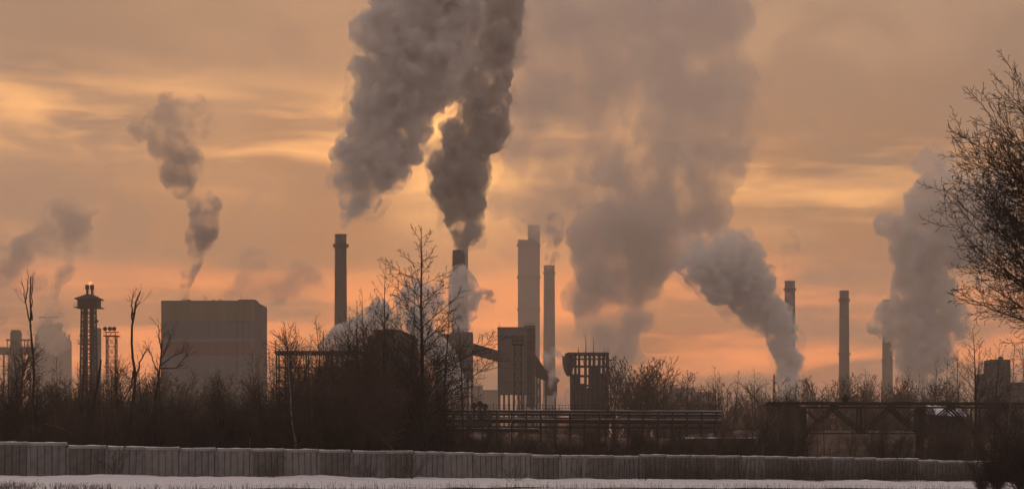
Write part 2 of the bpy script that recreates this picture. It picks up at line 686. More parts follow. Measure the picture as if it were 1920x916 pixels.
# ------------------------------------------------------------------ the plant
class Site:
    """a thing at depth Y whose shapes are given in metres about its own foot"""
    def __init__(self, name, label, cat, px, Y, group=None):
        self.Y, self.k = Y, Y / F
        self.x = (px - 960) / F * Y
        self.px = px
        self.gz = ground_z(self.x)
        self.e = empty(name, (self.x, Y, self.gz))
        tag(self.e, label, cat, group)

    def X(self, px):
        return (px - self.px) * self.k

    def Z(self, py):
        return EYE + (814 - py) * self.k - self.gz

    def part(self, name, b, m, parent=None, smooth=False):
        return b.build(name, m, parent or self.e, smooth=smooth)


def chimney(label, px, top, wt, wb, Y, m, rings=(), m_top=None, topband=0, ladder=True, name='chimney'):
    s = Site(name, label, 'chimney', px, Y)
    H = s.Z(top)
    r1, r0 = wt * s.k / 2, wb * s.k / 2
    rz = lambda z: r0 + (r1 - r0) * (z / H) ** 0.85
    prof = [(rz(H * i / 14), H * i / 14 - (0.4 if i == 0 else 0)) for i in range(15)]
    b = MB().lathe(prof, 32)
    shaft = s.part('shaft', b, m, smooth=True)
    lip = MB().lathe([(r1 * 1.04, H - 0.9), (r1 * 1.04, H + 0.25), (r1 * 0.8, H + 0.25), (r1 * 0.8, H - 3)], 32)
    s.part('rim', lip, m_top or m, shaft)
    if topband:
        zb = s.Z(topband)
        s.part('top_band', MB().lathe([(rz(zb) + 0.12, zb), (r1 + 0.12, H - 0.95)], 32), m_top, shaft, True)
    for py in rings:
        z = s.Z(py)
        r = rz(z)
        pl = s.part('platform', MB().lathe([(r + 0.02, z - 0.15), (r + 1.35, z - 0.15), (r + 1.35, z + 0.05), (r + 0.02, z + 0.05)], 24), M_steel)
        rb = MB()
        for q in range(20):
            a = 2 * PI * q / 20
            rb.bar(((r + 1.28) * math.cos(a), (r + 1.28) * math.sin(a), z), ((r + 1.28) * math.cos(a), (r + 1.28) * math.sin(a), z + 1.25), 0.09)
        for hz in (0.65, 1.25):
            rb.lathe([(r + 1.24, z + hz - 0.05), (r + 1.34, z + hz - 0.05), (r + 1.34, z + hz + 0.05), (r + 1.24, z + hz + 0.05)], 24)
        s.part('railing', rb, M_steel, pl)
        bb = MB()
        for q in range(10):
            a = 2 * PI * q / 10
            c, sn = math.cos(a), math.sin(a)
            bb.bar((r * c, r * sn, z - 1.6), ((r + 1.2) * c, (r + 1.2) * sn, z - 0.2), 0.14)
        s.part('bracket', bb, M_steel, pl)
    for q in range(1, 7):                                  # tension hoops
        z = H * q / 7.3
        s.part('hoop', MB().lathe([(rz(z) + 0.01, z - 0.25), (rz(z) + 0.14, z - 0.25), (rz(z) + 0.14, z + 0.25), (rz(z) + 0.01, z + 0.25)], 28), m_top or M_stackdark, shaft)
    if ladder:
        lb = MB()
        for q in range(int(H / 1.5)):
            z0 = q * 1.5
            r = rz(z0)
            a = PI + 0.25
            lb.box(r * math.cos(a) - 0.55, r * math.cos(a) + 0.05, r * math.sin(a) - 0.35, r * math.sin(a) + 0.35, z0 + 0.6, z0 + 0.72)
        lb.bar((-rz(0) - 0.35, -rz(0) * 0.25, 0), (-r1 - 0.35, -r1 * 0.25, H), 0.10)
        s.part('ladder', lb, M_steel)
    return s


chimney('dark sooty chimney with one platform near its top, under the big grey plume', 639, 440, 21, 27, 1100, M_stackdark, rings=(462,))
chimney('pale grey stack with a black top band, under the dark twisting plume', 860, 470, 22, 31, 1000, M_stacklite, m_top=M_stackdark, topband=499)
chimney('pale stack half hidden behind the black-topped one', 873, 456, 9, 12, 1500, M_stacklite, ladder=False)
chimney('hazy grey chimney standing right of the tall rectangular tower', 1030, 498, 20, 25, 2300, M_stack, rings=(512,))
chimney('hazy chimney half covered by the white-blue steam', 1481, 527, 19, 23, 1650, M_stack, rings=(543,), ladder=False)
chimney('slim straight chimney with two platforms standing clear of smoke on the right', 1583, 545, 17, 22, 1600, M_stack, rings=(563, 664))
chimney('hazy chimney behind the tumbling grey smoke on the right', 1664, 562, 18, 21, 1950, M_stack, rings=(676,))

# tall rectangular tower with a higher narrow part
s = Site('rectangular_tower', 'tall pale rectangular tower with a narrower stepped top, dim in the haze', 'tower', 990, 2500)
Wt = MB().box(s.X(971), s.X(1010), -13, 13, -0.5, s.Z(451))
body = s.part('tower_body', Wt, M_stacklite)
s.part('upper_shaft', MB().box(s.X(990), s.X(1012), -10, 14.2, s.Z(800), s.Z(423)), M_stacklite)
for py in (460, 520, 580):
    s.part('walkway', MB().box(s.X(969), s.X(1013.5), -15.2, 15.2, s.Z(py), s.Z(py) + 0.6), M_stack)

# ---- colour-banded block
s = Site('banded_building', 'big windowless block clad in faded yellow, grey and red bands', 'building', 401, 900)
k = s.k
D = 46.0
core = s.part('wall', MB().box(s.X(303), s.X(477.5), 0.4, D - 0.4, -0.5, s.Z(566)), M_clad)
BANDS = [(563, 601, (0.19, 0.155, 0.105), 'ochre'), (601, 633, (0.15, 0.14, 0.15), 'grey'), (633, 641, (0.19, 0.18, 0.19), 'pale'), (641, 665, (0.20, 0.115, 0.105), 'red'),
         (665, 703, (0.185, 0.175, 0.19), 'greyer'), (703, 740, (0.21, 0.19, 0.18), 'light'), (740, 812, (0.15, 0.14, 0.135), 'base')]
for (a, b2, c, nm) in BANDS:
    mm = mat('cladding_' + nm, c, 0.8, 0.10, 0.06, stretch=(1, 1, 0.2), streak=0.25)
    z1, z0 = s.Z(a) - 0.12, s.Z(b2) if b2 < 812 else -0.3
    row = s.part('cladding_row', MB().box(s.X(303) + 0.2, s.X(478) - 0.2, 0.22, D - 0.2, z0, z1 - 0.02), mm)
    # single cladding sheets, front face: tall strips with open joints
    for q in range(8):
        x0 = s.X(302 + q * 17.9) + 0.06
        x1 = s.X(302 + (q + 1) * 17.9) - 0.06
        s.part('cladding_panel', MB().box(x0, x1, 0.0 + (q % 3) * 0.03, 0.30, z0 + 0.06, z1 - 0.06), mm, row)
    for q in range(3):
        x0 = s.X(446.5 + q * 10.6) + 0.06
        x1 = s.X(446.5 + (q + 1) * 10.6) - 0.06
        s.part('cladding_panel', MB().box(x0, x1, -0.55 + (q % 2) * 0.04, 0.20, z0 + 0.06, z1 - 0.06), mm, row)
s.part('parapet', MB().box(s.X(447), s.X(477.6), -0.4, 14, s.Z(566), s.Z(561)), M_clad)
s.part('roof_edge', MB().box(s.X(302), s.X(446), 0.1, D, s.Z(566), s.Z(563)), M_clad)
for (a, b2, t) in ((336, 352, 559.5), (394, 397, 560), (408, 411, 560)):
    s.part('roof_vent', MB().box(s.X(a), s.X(b2), 6, 10, s.Z(566), s.Z(t)), M_clad)
for (a, t) in ((381, 553), (385, 555), (452, 553), (460, 554), (410, 556)):
    s.part('lightning_rod', MB().bar((s.X(a), 3, s.Z(566)), (s.X(a), 3, s.Z(t)), 0.14), M_steel)

# ---- dark house behind the tallest tree
s = Site('dark_plant_house', 'dark sooty process house with a stepped roof behind the tallest bare tree', 'building', 735, 680)
s.part('wall', MB().box(s.X(691), s.X(777), 0, 26, -0.4, s.Z(628)), M_darkwall)
s.part('roof_house', MB().prism([(s.X(702), s.Z(630)), (s.X(702), s.Z(617)), (s.X(744), s.Z(616)), (s.X(762), s.Z(622)), (s.X(776), s.Z(630))], 0.6, 22), M_darkwall)
s.part('annex', MB().box(s.X(684), s.X(691), 2, 20, -0.4, s.Z(645)), M_darkwall)
for q in range(4):
    s.part('pilaster', MB().box(s.X(697 + q * 22), s.X(699 + q * 22), -0.35, 0.0, -0.4, s.Z(630)), M_darkwall)
for q in range(3):
    for r_ in range(5):
        w = s.part('window', MB().box(s.X(703 + q * 22), s.X(714 + q * 22), -0.06, -0.004, s.Z(665 + r_ * 24), s.Z(652 + r_ * 24)), M_steel)

# ---- steel trestle with a long deck, left of it
s = Site('trestle', 'dark steel trestle with a long level deck left of the dark plant house', 'trestle', 575, 620)
s.part('deck', MB().box(s.X(515), s.X(692), 0, 8, s.Z(664), s.Z(657)), M_rust)
for a in (518, 535, 541, 574, 611, 640, 668):
    for y in (0.6, 7.2):
        s.part('column', MB().box(s.X(a) - 0.25, s.X(a) + 0.25, y - 0.25, y + 0.25, -0.3, s.Z(664)), M_rust)
for z in (690, 716):
    s.part('girder', MB().box(s.X(517), s.X(690), 0.32, 0.86, s.Z(z), s.Z(z - 3)), M_rust)
s.part('mast', MB().bar((s.X(516), 0.5, s.Z(657)), (s.X(516), 0.5, s.Z(638)), 0.28), M_rust)
tb = MB()
for q in range(60):
    x = s.X(516 + q * 2.9)
    tb.bar((x, 0.1, s.Z(657)), (x, 0.1, s.Z(657) + 1.1), 0.06)
tb.bar((s.X(516), 0.1, s.Z(657) + 1.1), (s.X(690), 0.1, s.Z(657) + 1.1), 0.07)
s.part('railing', tb, M_rust)
s.part('tank', MB().lathe([(3.2, 0), (3.2, s.Z(690)), (1.0, s.Z(682))], 20, (s.X(600), 14)), M_darkwall, smooth=True)
s.part('tank', MB().lathe([(2.6, 0), (2.6, s.Z(676)), (0.8, s.Z(670))], 20, (s.X(650), 14)), M_darkwall, smooth=True)

# ---- hopper house on legs
s = Site('hopper_building', 'grey hopper building on concrete legs under the black-topped stack', 'building', 852, 760)
s.part('wall', MB().box(s.X(844), s.X(886), 0, 14, s.Z(704), s.Z(622)), M_clad)
s.part('wing', MB().box(s.X(818), s.X(844), 1.5, 12, s.Z(642), s.Z(625)), M_clad)
s.part('side_block', MB().box(s.X(816), s.X(838), 2, 12, -0.3, s.Z(668)), M_darkwall)
s.part('floor_beam', MB().box(s.X(842), s.X(887.5), -0.5, 14.5, s.Z(708), s.Z(704)), M_clad)
for a in (847, 857, 867, 877, 884):
    for y in (0.8, 13):
        s.part('leg', MB().box(s.X(a) - 0.4, s.X(a) + 0.4, y - 0.4, y + 0.4, -0.3, s.Z(708)), M_clad)
s.part('tie_beam', MB().box(s.X(844), s.X(886), 0.35, 0.75, s.Z(738), s.Z(734)), M_clad)
for py in (650, 676):
    s.part('cladding_joint', MB().box(s.X(844) - 0.06, s.X(886) + 0.06, -0.12, 14.06, s.Z(py), s.Z(py) + 0.35), M_steel)
for (a, t) in ((822, 618), (850, 617), (868, 618)):
    s.part('roof_vent', MB().bar((s.X(a), 5, s.Z(626)), (s.X(a), 5, s.Z(t)), 0.5), M_steel)

rb = MB()
for q in range(15):
    x = s.X(819 + q * 4.7)
    z = s.Z(625 if x < s.X(844) else 622)
    rb.bar((x, 1.6, z), (x, 1.6, z + 1.2), 0.09)
rb.bar((s.X(819), 1.6, s.Z(625) + 1.15), (s.X(844), 1.6, s.Z(625) + 1.15), 0.09)
rb.bar((s.X(842), 1.6, s.Z(622) + 1.15), (s.X(885), 1.6, s.Z(622) + 1.15), 0.09)
s.part('roof_railing', rb, M_steel)
st_ = MB()
for q in range(6):
    z0, z1 = s.Z(765 - q * 10), s.Z(755 - q * 10)
    xa, xb = (s.X(839), s.X(844)) if q % 2 == 0 else (s.X(844), s.X(839))
    st_.bar((xa, 1.0, z0), (xb, 1.0, z1), 0.5, 0.18)
s.part('stair', st_, M_steel)

# ---- conveyor gallery between the hopper building and the tall silo house
s = Site('conveyor_gallery', 'covered conveyor gallery sloping down between the two plant buildings', 'conveyor', 910, 768)
s.part('gallery', MB().prism([(s.X(885.5), s.Z(643)), (s.X(933), s.Z(657)), (s.X(933), s.Z(676)), (s.X(885.5), s.Z(664))], 3, 8), M_clad)
s.part('gallery_roof', MB().prism([(s.X(884.9), s.Z(641.6)), (s.X(932.8), s.Z(655.6)), (s.X(932.8), s.Z(657.2)), (s.X(884.9), s.Z(643.2))], 2.5, 8.5), M_stack)
for q in range(5):
    a = 889 + q * 9
    zc = 643 + (a - 885.5) * 0.295
    s.part('gallery_rib', MB().box(s.X(a), s.X(a + 1.4), 2.8, 3.0, s.Z(zc + 21), s.Z(zc + 1.5)), M_steel)

# ---- tall silo house
s = Site('silo_house', 'tall dark grey silo house on legs with a floodlight mast before it', 'building', 968, 770)
s.part('wall', MB().box(s.X(933), s.X(988), 0, 20, s.Z(738), s.Z(613)), M_clad)
s.part('stair_tower', MB().box(s.X(988), s.X(1004), 1.5, 16, s.Z(762), s.Z(612)), M_clad)
s.part('parapet', MB().box(s.X(932.5), s.X(986), -0.3, 20.3, s.Z(616), s.Z(612.6)), M_clad)
s.part('roof_house', MB().box(s.X(983), s.X(1003.5), 3, 14, s.Z(612.2), s.Z(608)), M_clad)
for py in (640, 663, 690, 716):
    s.part('cladding_joint', MB().box(s.X(933) - 0.05, s.X(988) - 0.2, -0.10, 0.2, s.Z(py), s.Z(py) + 0.3), M_steel)
for q in range(6):
    a = 934 + q * 9.1
    for y in (0.8, 18):
        s.part('leg', MB().box(s.X(a), s.X(a) + 0.85, y - 0.4, y + 0.4, -0.3, s.Z(738)), M_clad)
for q in range(3):
    s.part('window', MB().box(s.X(991), s.X(994), 1.38, 1.496, s.Z(652 + q * 30), s.Z(640 + q * 30)), M_steel)
s.part('door', MB().box(s.X(995), s.X(1001), 1.38, 1.496, -0.3, s.Z(744)), M_steel)
s.part('lightning_rod', MB().bar((s.X(937), 4, s.Z(613)), (s.X(937), 4, s.Z(604)), 0.16), M_steel)
s.part('roof_railing', MB().bar((s.X(984), 3, s.Z(604.5)), (s.X(1003), 3, s.Z(604.5)), 0.12).bar((s.X(984), 3, s.Z(608)), (s.X(984), 3, s.Z(604.5)), 0.12).bar((s.X(993), 3, s.Z(608)), (s.X(993), 3, s.Z(604.5)), 0.12).bar((s.X(1003), 3, s.Z(608)), (s.X(1003), 3, s.Z(604.5)), 0.12), M_steel)

st_ = MB()
for q in range(12):
    z0, z1 = s.Z(760 - q * 12), s.Z(748 - q * 12)
    xa, xb = (s.X(990), s.X(1003)) if q % 2 == 0 else (s.X(1003), s.X(990))
    st_.bar((xa, 0.9, z0), (xb, 0.9, z1), 0.6, 0.22)
    st_.box(s.X(989), s.X(1004.5), 0.5, 1.4, z1 - 0.1, z1 + 0.1)
s.part('stair', st_, M_steel)

s = Site('conveyor_gallery', 'dark inclined conveyor dropping to the right from the silo house', 'conveyor', 1026, 774)
s.part('gallery', MB().prism([(s.X(1004.5), s.Z(664)), (s.X(1022), s.Z(690)), (s.X(1050), s.Z(711)), (s.X(1047), s.Z(716)), (s.X(1043), s.Z(716)), (s.X(1022), s.Z(712)), (s.X(1004.5), s.Z(704))], 3, 9), M_darkwall)
s.part('transfer_house', MB().box(s.X(1022), s.X(1045), 2.5, 10, s.Z(740), s.Z(711)), M_clad)
for a in (1007, 1013, 1024, 1042):
    for y in (3.2, 9.0):
        s.part('leg', MB().box(s.X(a) - 0.3, s.X(a) + 0.3, y - 0.3, y + 0.3, -0.3, s.Z(706 if a < 1020 else 740)), M_steel)
for (a, b2) in (((1007, 735), (1013, 712)), ((1007, 712), (1013, 735)), ((1007, 760), (1013, 736)), ((1007, 736), (1013, 760))):
    s.part('brace', MB().bar((s.X(a[0]), 3.2, s.Z(a[1])), (s.X(b2[0]), 3.2, s.Z(b2[1])), 0.25), M_steel)

# ---- steel frame tower
s = Site('frame_tower', 'open steel frame tower with a flat top deck and two thin antennas', 'tower', 1103, 600)
s.part('top_deck', MB().box(s.X(1064), s.X(1142), -0.6, 11, s.Z(664), s.Z(660)), M_steel)
s.part('top_girder', MB().box(s.X(1068), s.X(1142), 0, 0.5, s.Z(674), s.Z(671)), M_steel)
s.part('balcony', MB().box(s.X(1060), s.X(1066), 0, 6, s.Z(673), s.Z(661.5)), M_steel)
s.part('catwalk', MB().box(s.X(1140), s.X(1148), 0, 4, s.Z(675), s.Z(673)), M_steel)
for y in (0.5, 10.2):
    for a in (1072, 1080, 1087, 1099, 1107, 1115, 1125, 1133, 1140.5):
        s.part('column', MB().box(s.X(a) - 0.24, s.X(a) + 0.24, y - 0.24, y + 0.24, -0.3, s.Z(664)), M_steel)
    for py in (685, 703, 721, 742):
        s.part('girder', MB().box(s.X(1071), s.X(1141), y + 0.26, y + 0.62, s.Z(py + 1.6), s.Z(py - 1.0)), M_steel)
for a in (1066, 1090, 1094, 1120, 1130):
    s.part('knee_brace', MB().bar((s.X(a), 0.1, s.Z(664)), (s.X(a + 6), 0.1, s.Z(685)), 0.2), M_steel)
for (a, b2, t) in ((1072, 1099, 718), (1107, 1126, 684), (1126, 1141, 698), (1099, 1107, 726), (1073, 1087, 700)):
    s.part('vessel', MB().box(s.X(a) + 0.3, s.X(b2) - 0.3, 2.5, 9, -0.3, s.Z(t)), M_darkwall)
s.part('hopper', MB().lathe([(0.5, s.Z(702)), (1.3, s.Z(694)), (1.9, s.Z(680)), (2.0, s.Z(664))], 14, (s.X(1068), 12.8)), M_clad, smooth=True)
for (a, t, w) in ((1099, 624, 0.2), (1113.5, 630, 0.15), (1133, 650, 0.12), (1085, 654, 0.12)):
    s.part('antenna', MB().tube([(s.X(a), 2, s.Z(660)), (s.X(a), 2, s.Z(650)), (s.X(a), 2, s.Z(t))], [w, w * 0.7, w * 0.25], 5), M_steel)


def lattice(s, x0, x1, y0, y1, z0, z1, bays, leg, br, m, taper=1.0):
    """four legs (parts) with ring bars and crossed braces; taper = top width / bottom width"""
    cx, cy = (x0 + x1) / 2, (y0 + y1) / 2
    P = lambda x, y, z: (cx + (x - cx) * (1 + (taper - 1) * (z - z0) / (z1 - z0)), cy + (y - cy) * (1 + (taper - 1) * (z - z0) / (z1 - z0)), z)
    cs = [(x0, y0), (x1, y0), (x1, y1), (x0, y1)]
    for x, y in cs:
        s.part('leg', MB().bar(P(x, y, z0), P(x, y, z1), leg), m)
    for q in range(bays):
        a, b = z0 + (z1 - z0) * q / bays, z0 + (z1 - z0) * (q + 1) / bays
        bm_ = MB()
        for i in range(4):
            p, r = cs[i], cs[(i + 1) % 4]
            bm_.bar(P(*p, a), P(*r, b), br).bar(P(*r, a), P(*p, b), br).bar(P(*p, b), P(*r, b), br)
        s.part('bracing', bm_, m)


def floodlight_mast(label, px, Y, top, plat, xa, xb, pw, lamps):
    s = Site('floodlight_mast', label, 'mast', px, Y)
    w = (xb - xa) * s.k
    lattice(s, -w / 2, w / 2, 0, w, -0.3, s.Z(plat), 11, 0.24, 0.10, M_rust)
    s.part('platform', MB().box(s.X(pw[0]), s.X(pw[1]), -0.8, w + 0.8, s.Z(plat), s.Z(plat) + 0.25), M_rust)
    rb = MB()
    for q in range(9):
        x = s.X(pw[0] + (pw[1] - pw[0]) * q / 8)
        rb.bar((x, -0.75, s.Z(plat)), (x, -0.75, s.Z(plat) + 1.2), 0.07)
    rb.bar((s.X(pw[0]), -0.75, s.Z(plat) + 1.2), (s.X(pw[1]), -0.75, s.Z(plat) + 1.2), 0.08)
    s.part('railing', rb, M_rust)
    s.part('lamp_bar', MB().box(s.X(pw[0]), s.X(pw[1]), w / 2 - 0.1, w / 2 + 0.1, s.Z(top) - 0.2, s.Z(top)), M_rust)
    for a in lamps:
        s.part('bar_post', MB().bar((s.X(a), w / 2, s.Z(plat)), (s.X(a), w / 2, s.Z(top)), 0.13), M_rust)
        s.part('floodlight', MB().tube([(s.X(a), -0.1, s.Z(top) + 0.75), (s.X(a), 0.25, s.Z(top) + 0.65), (s.X(a), 0.8, s.Z(top) + 0.5)], [0.62, 0.55, 0.25], 10), M_steel)
    return s


floodlight_mast('lattice floodlight mast with a railed platform right of the flare tower', 207.5, 520, 621, 630, 199, 216, (194.5, 221), (197, 214, 206))
floodlight_mast('lattice floodlight mast standing before the tall silo house', 971, 500, 637, 646, 965, 978, (960, 983), (962.5, 970, 979))

# ---- flare tower with a flame
s = Site('flare_tower', 'dark lattice flare tower with a roofed cabin and a small flame on top', 'tower', 163, 700)
w = (178 - 148) * s.k
lattice(s, -w / 2, w / 2, 0, w, -0.3, s.Z(577), 15, 0.55, 0.22, M_rust, taper=0.74)
s.part('riser_pipe', MB().tube([(-0.9, w / 2, 0), (-0.9, w / 2, s.Z(577))], 0.62, 8), M_rust, smooth=True)
s.part('riser_pipe', MB().tube([(0.9, w / 2, 0), (0.9, w / 2, s.Z(577))], 0.62, 8), M_rust, smooth=True)
for (a, b2, py) in ((140.5, 187.5, 576.5), (146, 180, 644.5)):
    pl = s.part('platform', MB().box(s.X(a), s.X(b2), w / 2 - (b2 - a) * s.k / 2, w / 2 + (b2 - a) * s.k / 2, s.Z(py), s.Z(py) + 0.3), M_rust)
    rb = MB()
    y0 = w / 2 - (b2 - a) * s.k / 2 + 0.05
    for q in range(13):
        x = s.X(a + (b2 - a) * q / 12)
        rb.bar((x, y0, s.Z(py)), (x, y0, s.Z(py) + 1.6), 0.09)
    rb.bar((s.X(a), y0, s.Z(py) + 1.6), (s.X(b2), y0, s.Z(py) + 1.6), 0.1).bar((s.X(a), y0, s.Z(py) + 0.8), (s.X(b2), y0, s.Z(py) + 0.8), 0.08)
    s.part('railing', rb, M_rust, pl)
for (a, b2, py) in ((172, 180, 603), (147, 153, 631)):
    s.part('bracket_platform', MB().box(s.X(a), s.X(b2), w / 2 - 1.2, w / 2 + 1.2, s.Z(py), s.Z(py) + 0.9), M_rust)
cb = s.part('cabin', MB().box(s.X(145.5), s.X(182.5), w / 2 - 3.4, w / 2 + 3.4, s.Z(576.4), s.Z(559)), M_rust)
for q in range(9):
    s.part('cabin_panel', MB().box(s.X(146 + q * 4.05) + 0.05, s.X(150 + q * 4.05) - 0.05, w / 2 - 3.5, w / 2 - 3.402, s.Z(575.5), s.Z(560)), M_rust, cb)
zr, zt = s.Z(559), s.Z(550.5)
xl, xr, yl, yr = s.X(141), s.X(187), w / 2 - 4.4, w / 2 + 4.4
s.part('cabin_roof', MB().raw([(xl, yl, zr), (xr, yl, zr), (xr, yr, zr), (xl, yr, zr), (s.X(158), w / 2 - 1, zt), (s.X(171), w / 2 - 1, zt), (s.X(171), w / 2 + 1, zt), (s.X(158), w / 2 + 1, zt), (xl, yl, zr - 0.35), (xr, yl, zr - 0.35), (xr, yr, zr - 0.35), (xl, yr, zr - 0.35)],
                               [(0, 1, 5, 4), (1, 2, 6, 5), (2, 3, 7, 6), (3, 0, 4, 7), (4, 5, 6, 7), (8, 9, 1, 0), (9, 10, 2, 1), (10, 11, 3, 2), (11, 8, 0, 3), (11, 10, 9, 8)]), M_rust)
for a in (160.2, 169.2):
    st_ = s.part('flare_stack', MB().tube([(s.X(a), w / 2, s.Z(555)), (s.X(a), w / 2, s.Z(540))], 0.42, 10), M_rust, smooth=True)
    s.part('tip_shroud', MB().lathe([(0.75, s.Z(541)), (0.78, s.Z(536.5)), (0.68, s.Z(536)), (0.78, s.Z(535.5)), (0.78, s.Z(532.6)), (0.5, s.Z(532.4))], 12, (s.X(a), w / 2)), M_rust, st_)
    s.part('pilot_pipe', MB().bar((s.X(a) + 0.75, w / 2 - 0.3, s.Z(555)), (s.X(a) + 0.75, w / 2 - 0.3, s.Z(541)), 0.16), M_rust, st_)
fm = bpy.data.materials.new('flame')
fm.use_nodes = True
fb = fm.node_tree.nodes['Principled BSDF']
fb.inputs['Base Color'].default_value = (0.9, 0.4, 0.1, 1)
fb.inputs['Emission Color'].default_value = (1.0, 0.42, 0.10, 1)
fb.inputs['Emission Strength'].default_value = 1.1
fl = MB().tube([(s.X(164), w / 2, s.Z(534)), (s.X(164.6), w / 2, s.Z(531.5)), (s.X(166), w / 2, s.Z(529.5)), (s.X(166.5), w / 2, s.Z(527.5)), (s.X(168), w / 2, s.Z(525.8))], [0.15, 0.55, 0.72, 0.45, 0.05], 8)
fo = fl.build('flame', fm, None, (s.x, s.Y, s.gz), True)
tag(fo, 'small orange gas flame burning above the flare tower', 'flame')

# ---- slab behind the flare tower and the blast furnace beyond
s = Site('slab_tower', 'narrow pale slab tower right behind the flare tower', 'tower', 180, 1250)
s.part('shaft', MB().box(s.X(174), s.X(185), 0, 8, -0.3, s.Z(615)), M_stack)
s.part('roof_cap', MB().box(s.X(173.5), s.X(185.5), -0.3, 8.3, s.Z(617), s.Z(614)), M_stack)

s = Site('blast_furnace', 'hazy hulk of a blast furnace with a crane boom on its top', 'furnace', 95, 2600)
s.part('furnace_body', MB().lathe([(15 * s.k, -0.3), (16 * s.k, s.Z(660)), (15 * s.k, s.Z(640)), (11 * s.k, s.Z(620)), (8 * s.k, s.Z(606))], 24, (s.X(94), 14)), M_clad, smooth=True)
s.part('cast_house', MB().prism([(s.X(64), -0.3), (s.X(113), -0.3), (s.X(113), s.Z(622)), (s.X(110), s.Z(612)), (s.X(101), s.Z(611)), (s.X(99), s.Z(608)), (s.X(82), s.Z(609)), (s.X(77), s.Z(613)), (s.X(72), s.Z(614)), (s.X(67), s.Z(624)), (s.X(64), s.Z(636))], 2, 12), M_clad)
s.part('side_bay', MB().prism([(s.X(113.2), -0.3), (s.X(132), -0.3), (s.X(131), s.Z(640)), (s.X(126), s.Z(632)), (s.X(120), s.Z(629)), (s.X(113.2), s.Z(629))], 3, 11), M_clad)
for (a, b2, t) in ((68, 70, 618), (74, 77, 608), (106, 109, 604), (117, 121, 622), (127, 129, 626), (80, 81, 602), (113, 114, 603)):
    s.part('vent_stack', MB().box(s.X(a), s.X(b2), 4, 7, s.Z(640), s.Z(t)), M_steel)
for q in range(4):
    s.part('gallery_floor', MB().box(s.X(62 - q), s.X(118 + q * 4), 1.2, 2.0, s.Z(628 + q * 16), s.Z(626.4 + q * 16)), M_steel)
s.part('top_deck', MB().box(s.X(76), s.X(117), 0, 12, s.Z(611), s.Z(609.3)), M_steel)
s.part('boom', MB().box(s.X(72), s.X(110), 3, 5, s.Z(595), s.Z(592.6)), M_steel)
for a in (83, 88, 95, 100):
    s.part('boom_post', MB().bar((s.X(a), 4, s.Z(610)), (s.X(a), 4, s.Z(594)), 0.5), M_steel)
s.part('uptake_pipe', MB().tube([(s.X(86), 8, s.Z(606)), (s.X(87), 8, s.Z(598)), (s.X(91), 8, s.Z(597)), (s.X(92), 8, s.Z(606))], 0.8, 8), M_steel, smooth=True)
for a in (80, 104, 112, 116):
    s.part('rail_post', MB().bar((s.X(a), 0.5, s.Z(609)), (s.X(a), 0.5, s.Z(605)), 0.35), M_steel)

s = Site('stove_plant', 'dim tower and pipe bridge with sloping skips at the far left edge', 'plant', 30, 1500)
s.part('tower', MB().box(s.X(19), s.X(36), 0, 8, -0.3, s.Z(622)), M_darkwall)
s.part('tower_top', MB().box(s.X(20), s.X(35), 1, 7, s.Z(622), s.Z(618)), M_darkwall)
s.part('pipe_bridge', MB().box(s.X(10), s.X(58), 2, 4, s.Z(638), s.Z(635)), M_steel)
for a in (12, 44, 50, 56):
    s.part('bridge_post', MB().box(s.X(a) - 0.3, s.X(a) + 0.3, 2.5, 3.3, s.Z(665), s.Z(638)), M_steel)
s.part('deck', MB().box(s.X(-10), s.X(62), 0.2, 8, s.Z(664), s.Z(650)), M_darkwall)
for a in (-6, 6, 16, 40, 56):
    s.part('leg', MB().box(s.X(a) - 0.6, s.X(a) + 0.6, 1, 2.2, -0.3, s.Z(664)), M_darkwall)
s.part('skip_incline', MB().bar((s.X(36), 4, s.Z(706)), (s.X(58), 4, s.Z(655)), 2.4, 2.0), M_darkwall)
s.part('skip_incline', MB().bar((s.X(46), 6, s.Z(712)), (s.X(68), 6, s.Z(660)), 2.4, 2.0), M_darkwall)

# ---- lesser buildings
def block(label, px, Y, parts, m, name='distant_building'):
    s = Site(name, label, 'building', px, Y)
    for (nm, a, b, t, y0, y1) in parts:
        s.part(nm, MB().box(s.X(a), s.X(b), y0, y1, -0.3, s.Z(t)), m)
    return s


s = block('stepped grey concrete block behind the bare trees at the right edge', 1868, 720, [('lower_block', 1842, 1861.8, 700, 0, 12), ('tall_block', 1862, 1896, 673, 1, 14), ('end_block', 1896.2, 1960, 716, 0, 12)], M_clad)
for q in range(3):
    s.part('cladding_joint', MB().box(s.X(1862) - 0.05, s.X(1896), 0.86, 1.0, s.Z(690 + q * 18), s.Z(690 + q * 18) + 0.3), M_steel)
for q in range(4):
    for r_ in range(3):
        s.part('window', MB().box(s.X(1866 + q * 7.4), s.X(1869.5 + q * 7.4), 0.90, 0.996, s.Z(686 + r_ * 20), s.Z(680 + r_ * 20)), M_steel)
s.part('roof_tank', MB().lathe([(1.0, s.Z(673)), (1.0, s.Z(668)), (0.3, s.Z(666))], 12, (s.X(1884), 6)), M_steel)
s = block('small flat-roofed hut with a roof box beyond the pipe bridge', 1694, 950, [('wall', 1682, 1707, 740, 0, 10), ('roof_box', 1688, 1694, 734, 3, 7)], M_clad)
s = block('long low factory hall in the haze left of the right tree line', 1285, 2000, [('hall', 1264, 1304, 726, 0, 14), ('stair_head', 1257, 1264, 719, 1, 8), ('annex', 1304.2, 1340, 734, 0, 12)], M_clad)
for q in range(5):
    s.part('window', MB().box(s.X(1308 + q * 6.2), s.X(1311.5 + q * 6.2), -0.12, -0.004, s.Z(741), s.Z(735)), M_steel)
s = block('very dim flat buildings seen between the hopper building and the silo house', 908, 1900, [('wall', 884, 905, 724, 0, 18), ('wall', 905.2, 934, 730, 2, 20)], M_stack)
s = Site('lattice_spire', 'thin pointed lattice spire poking above the trees by the white-blue steam', 'mast', 1452, 700)
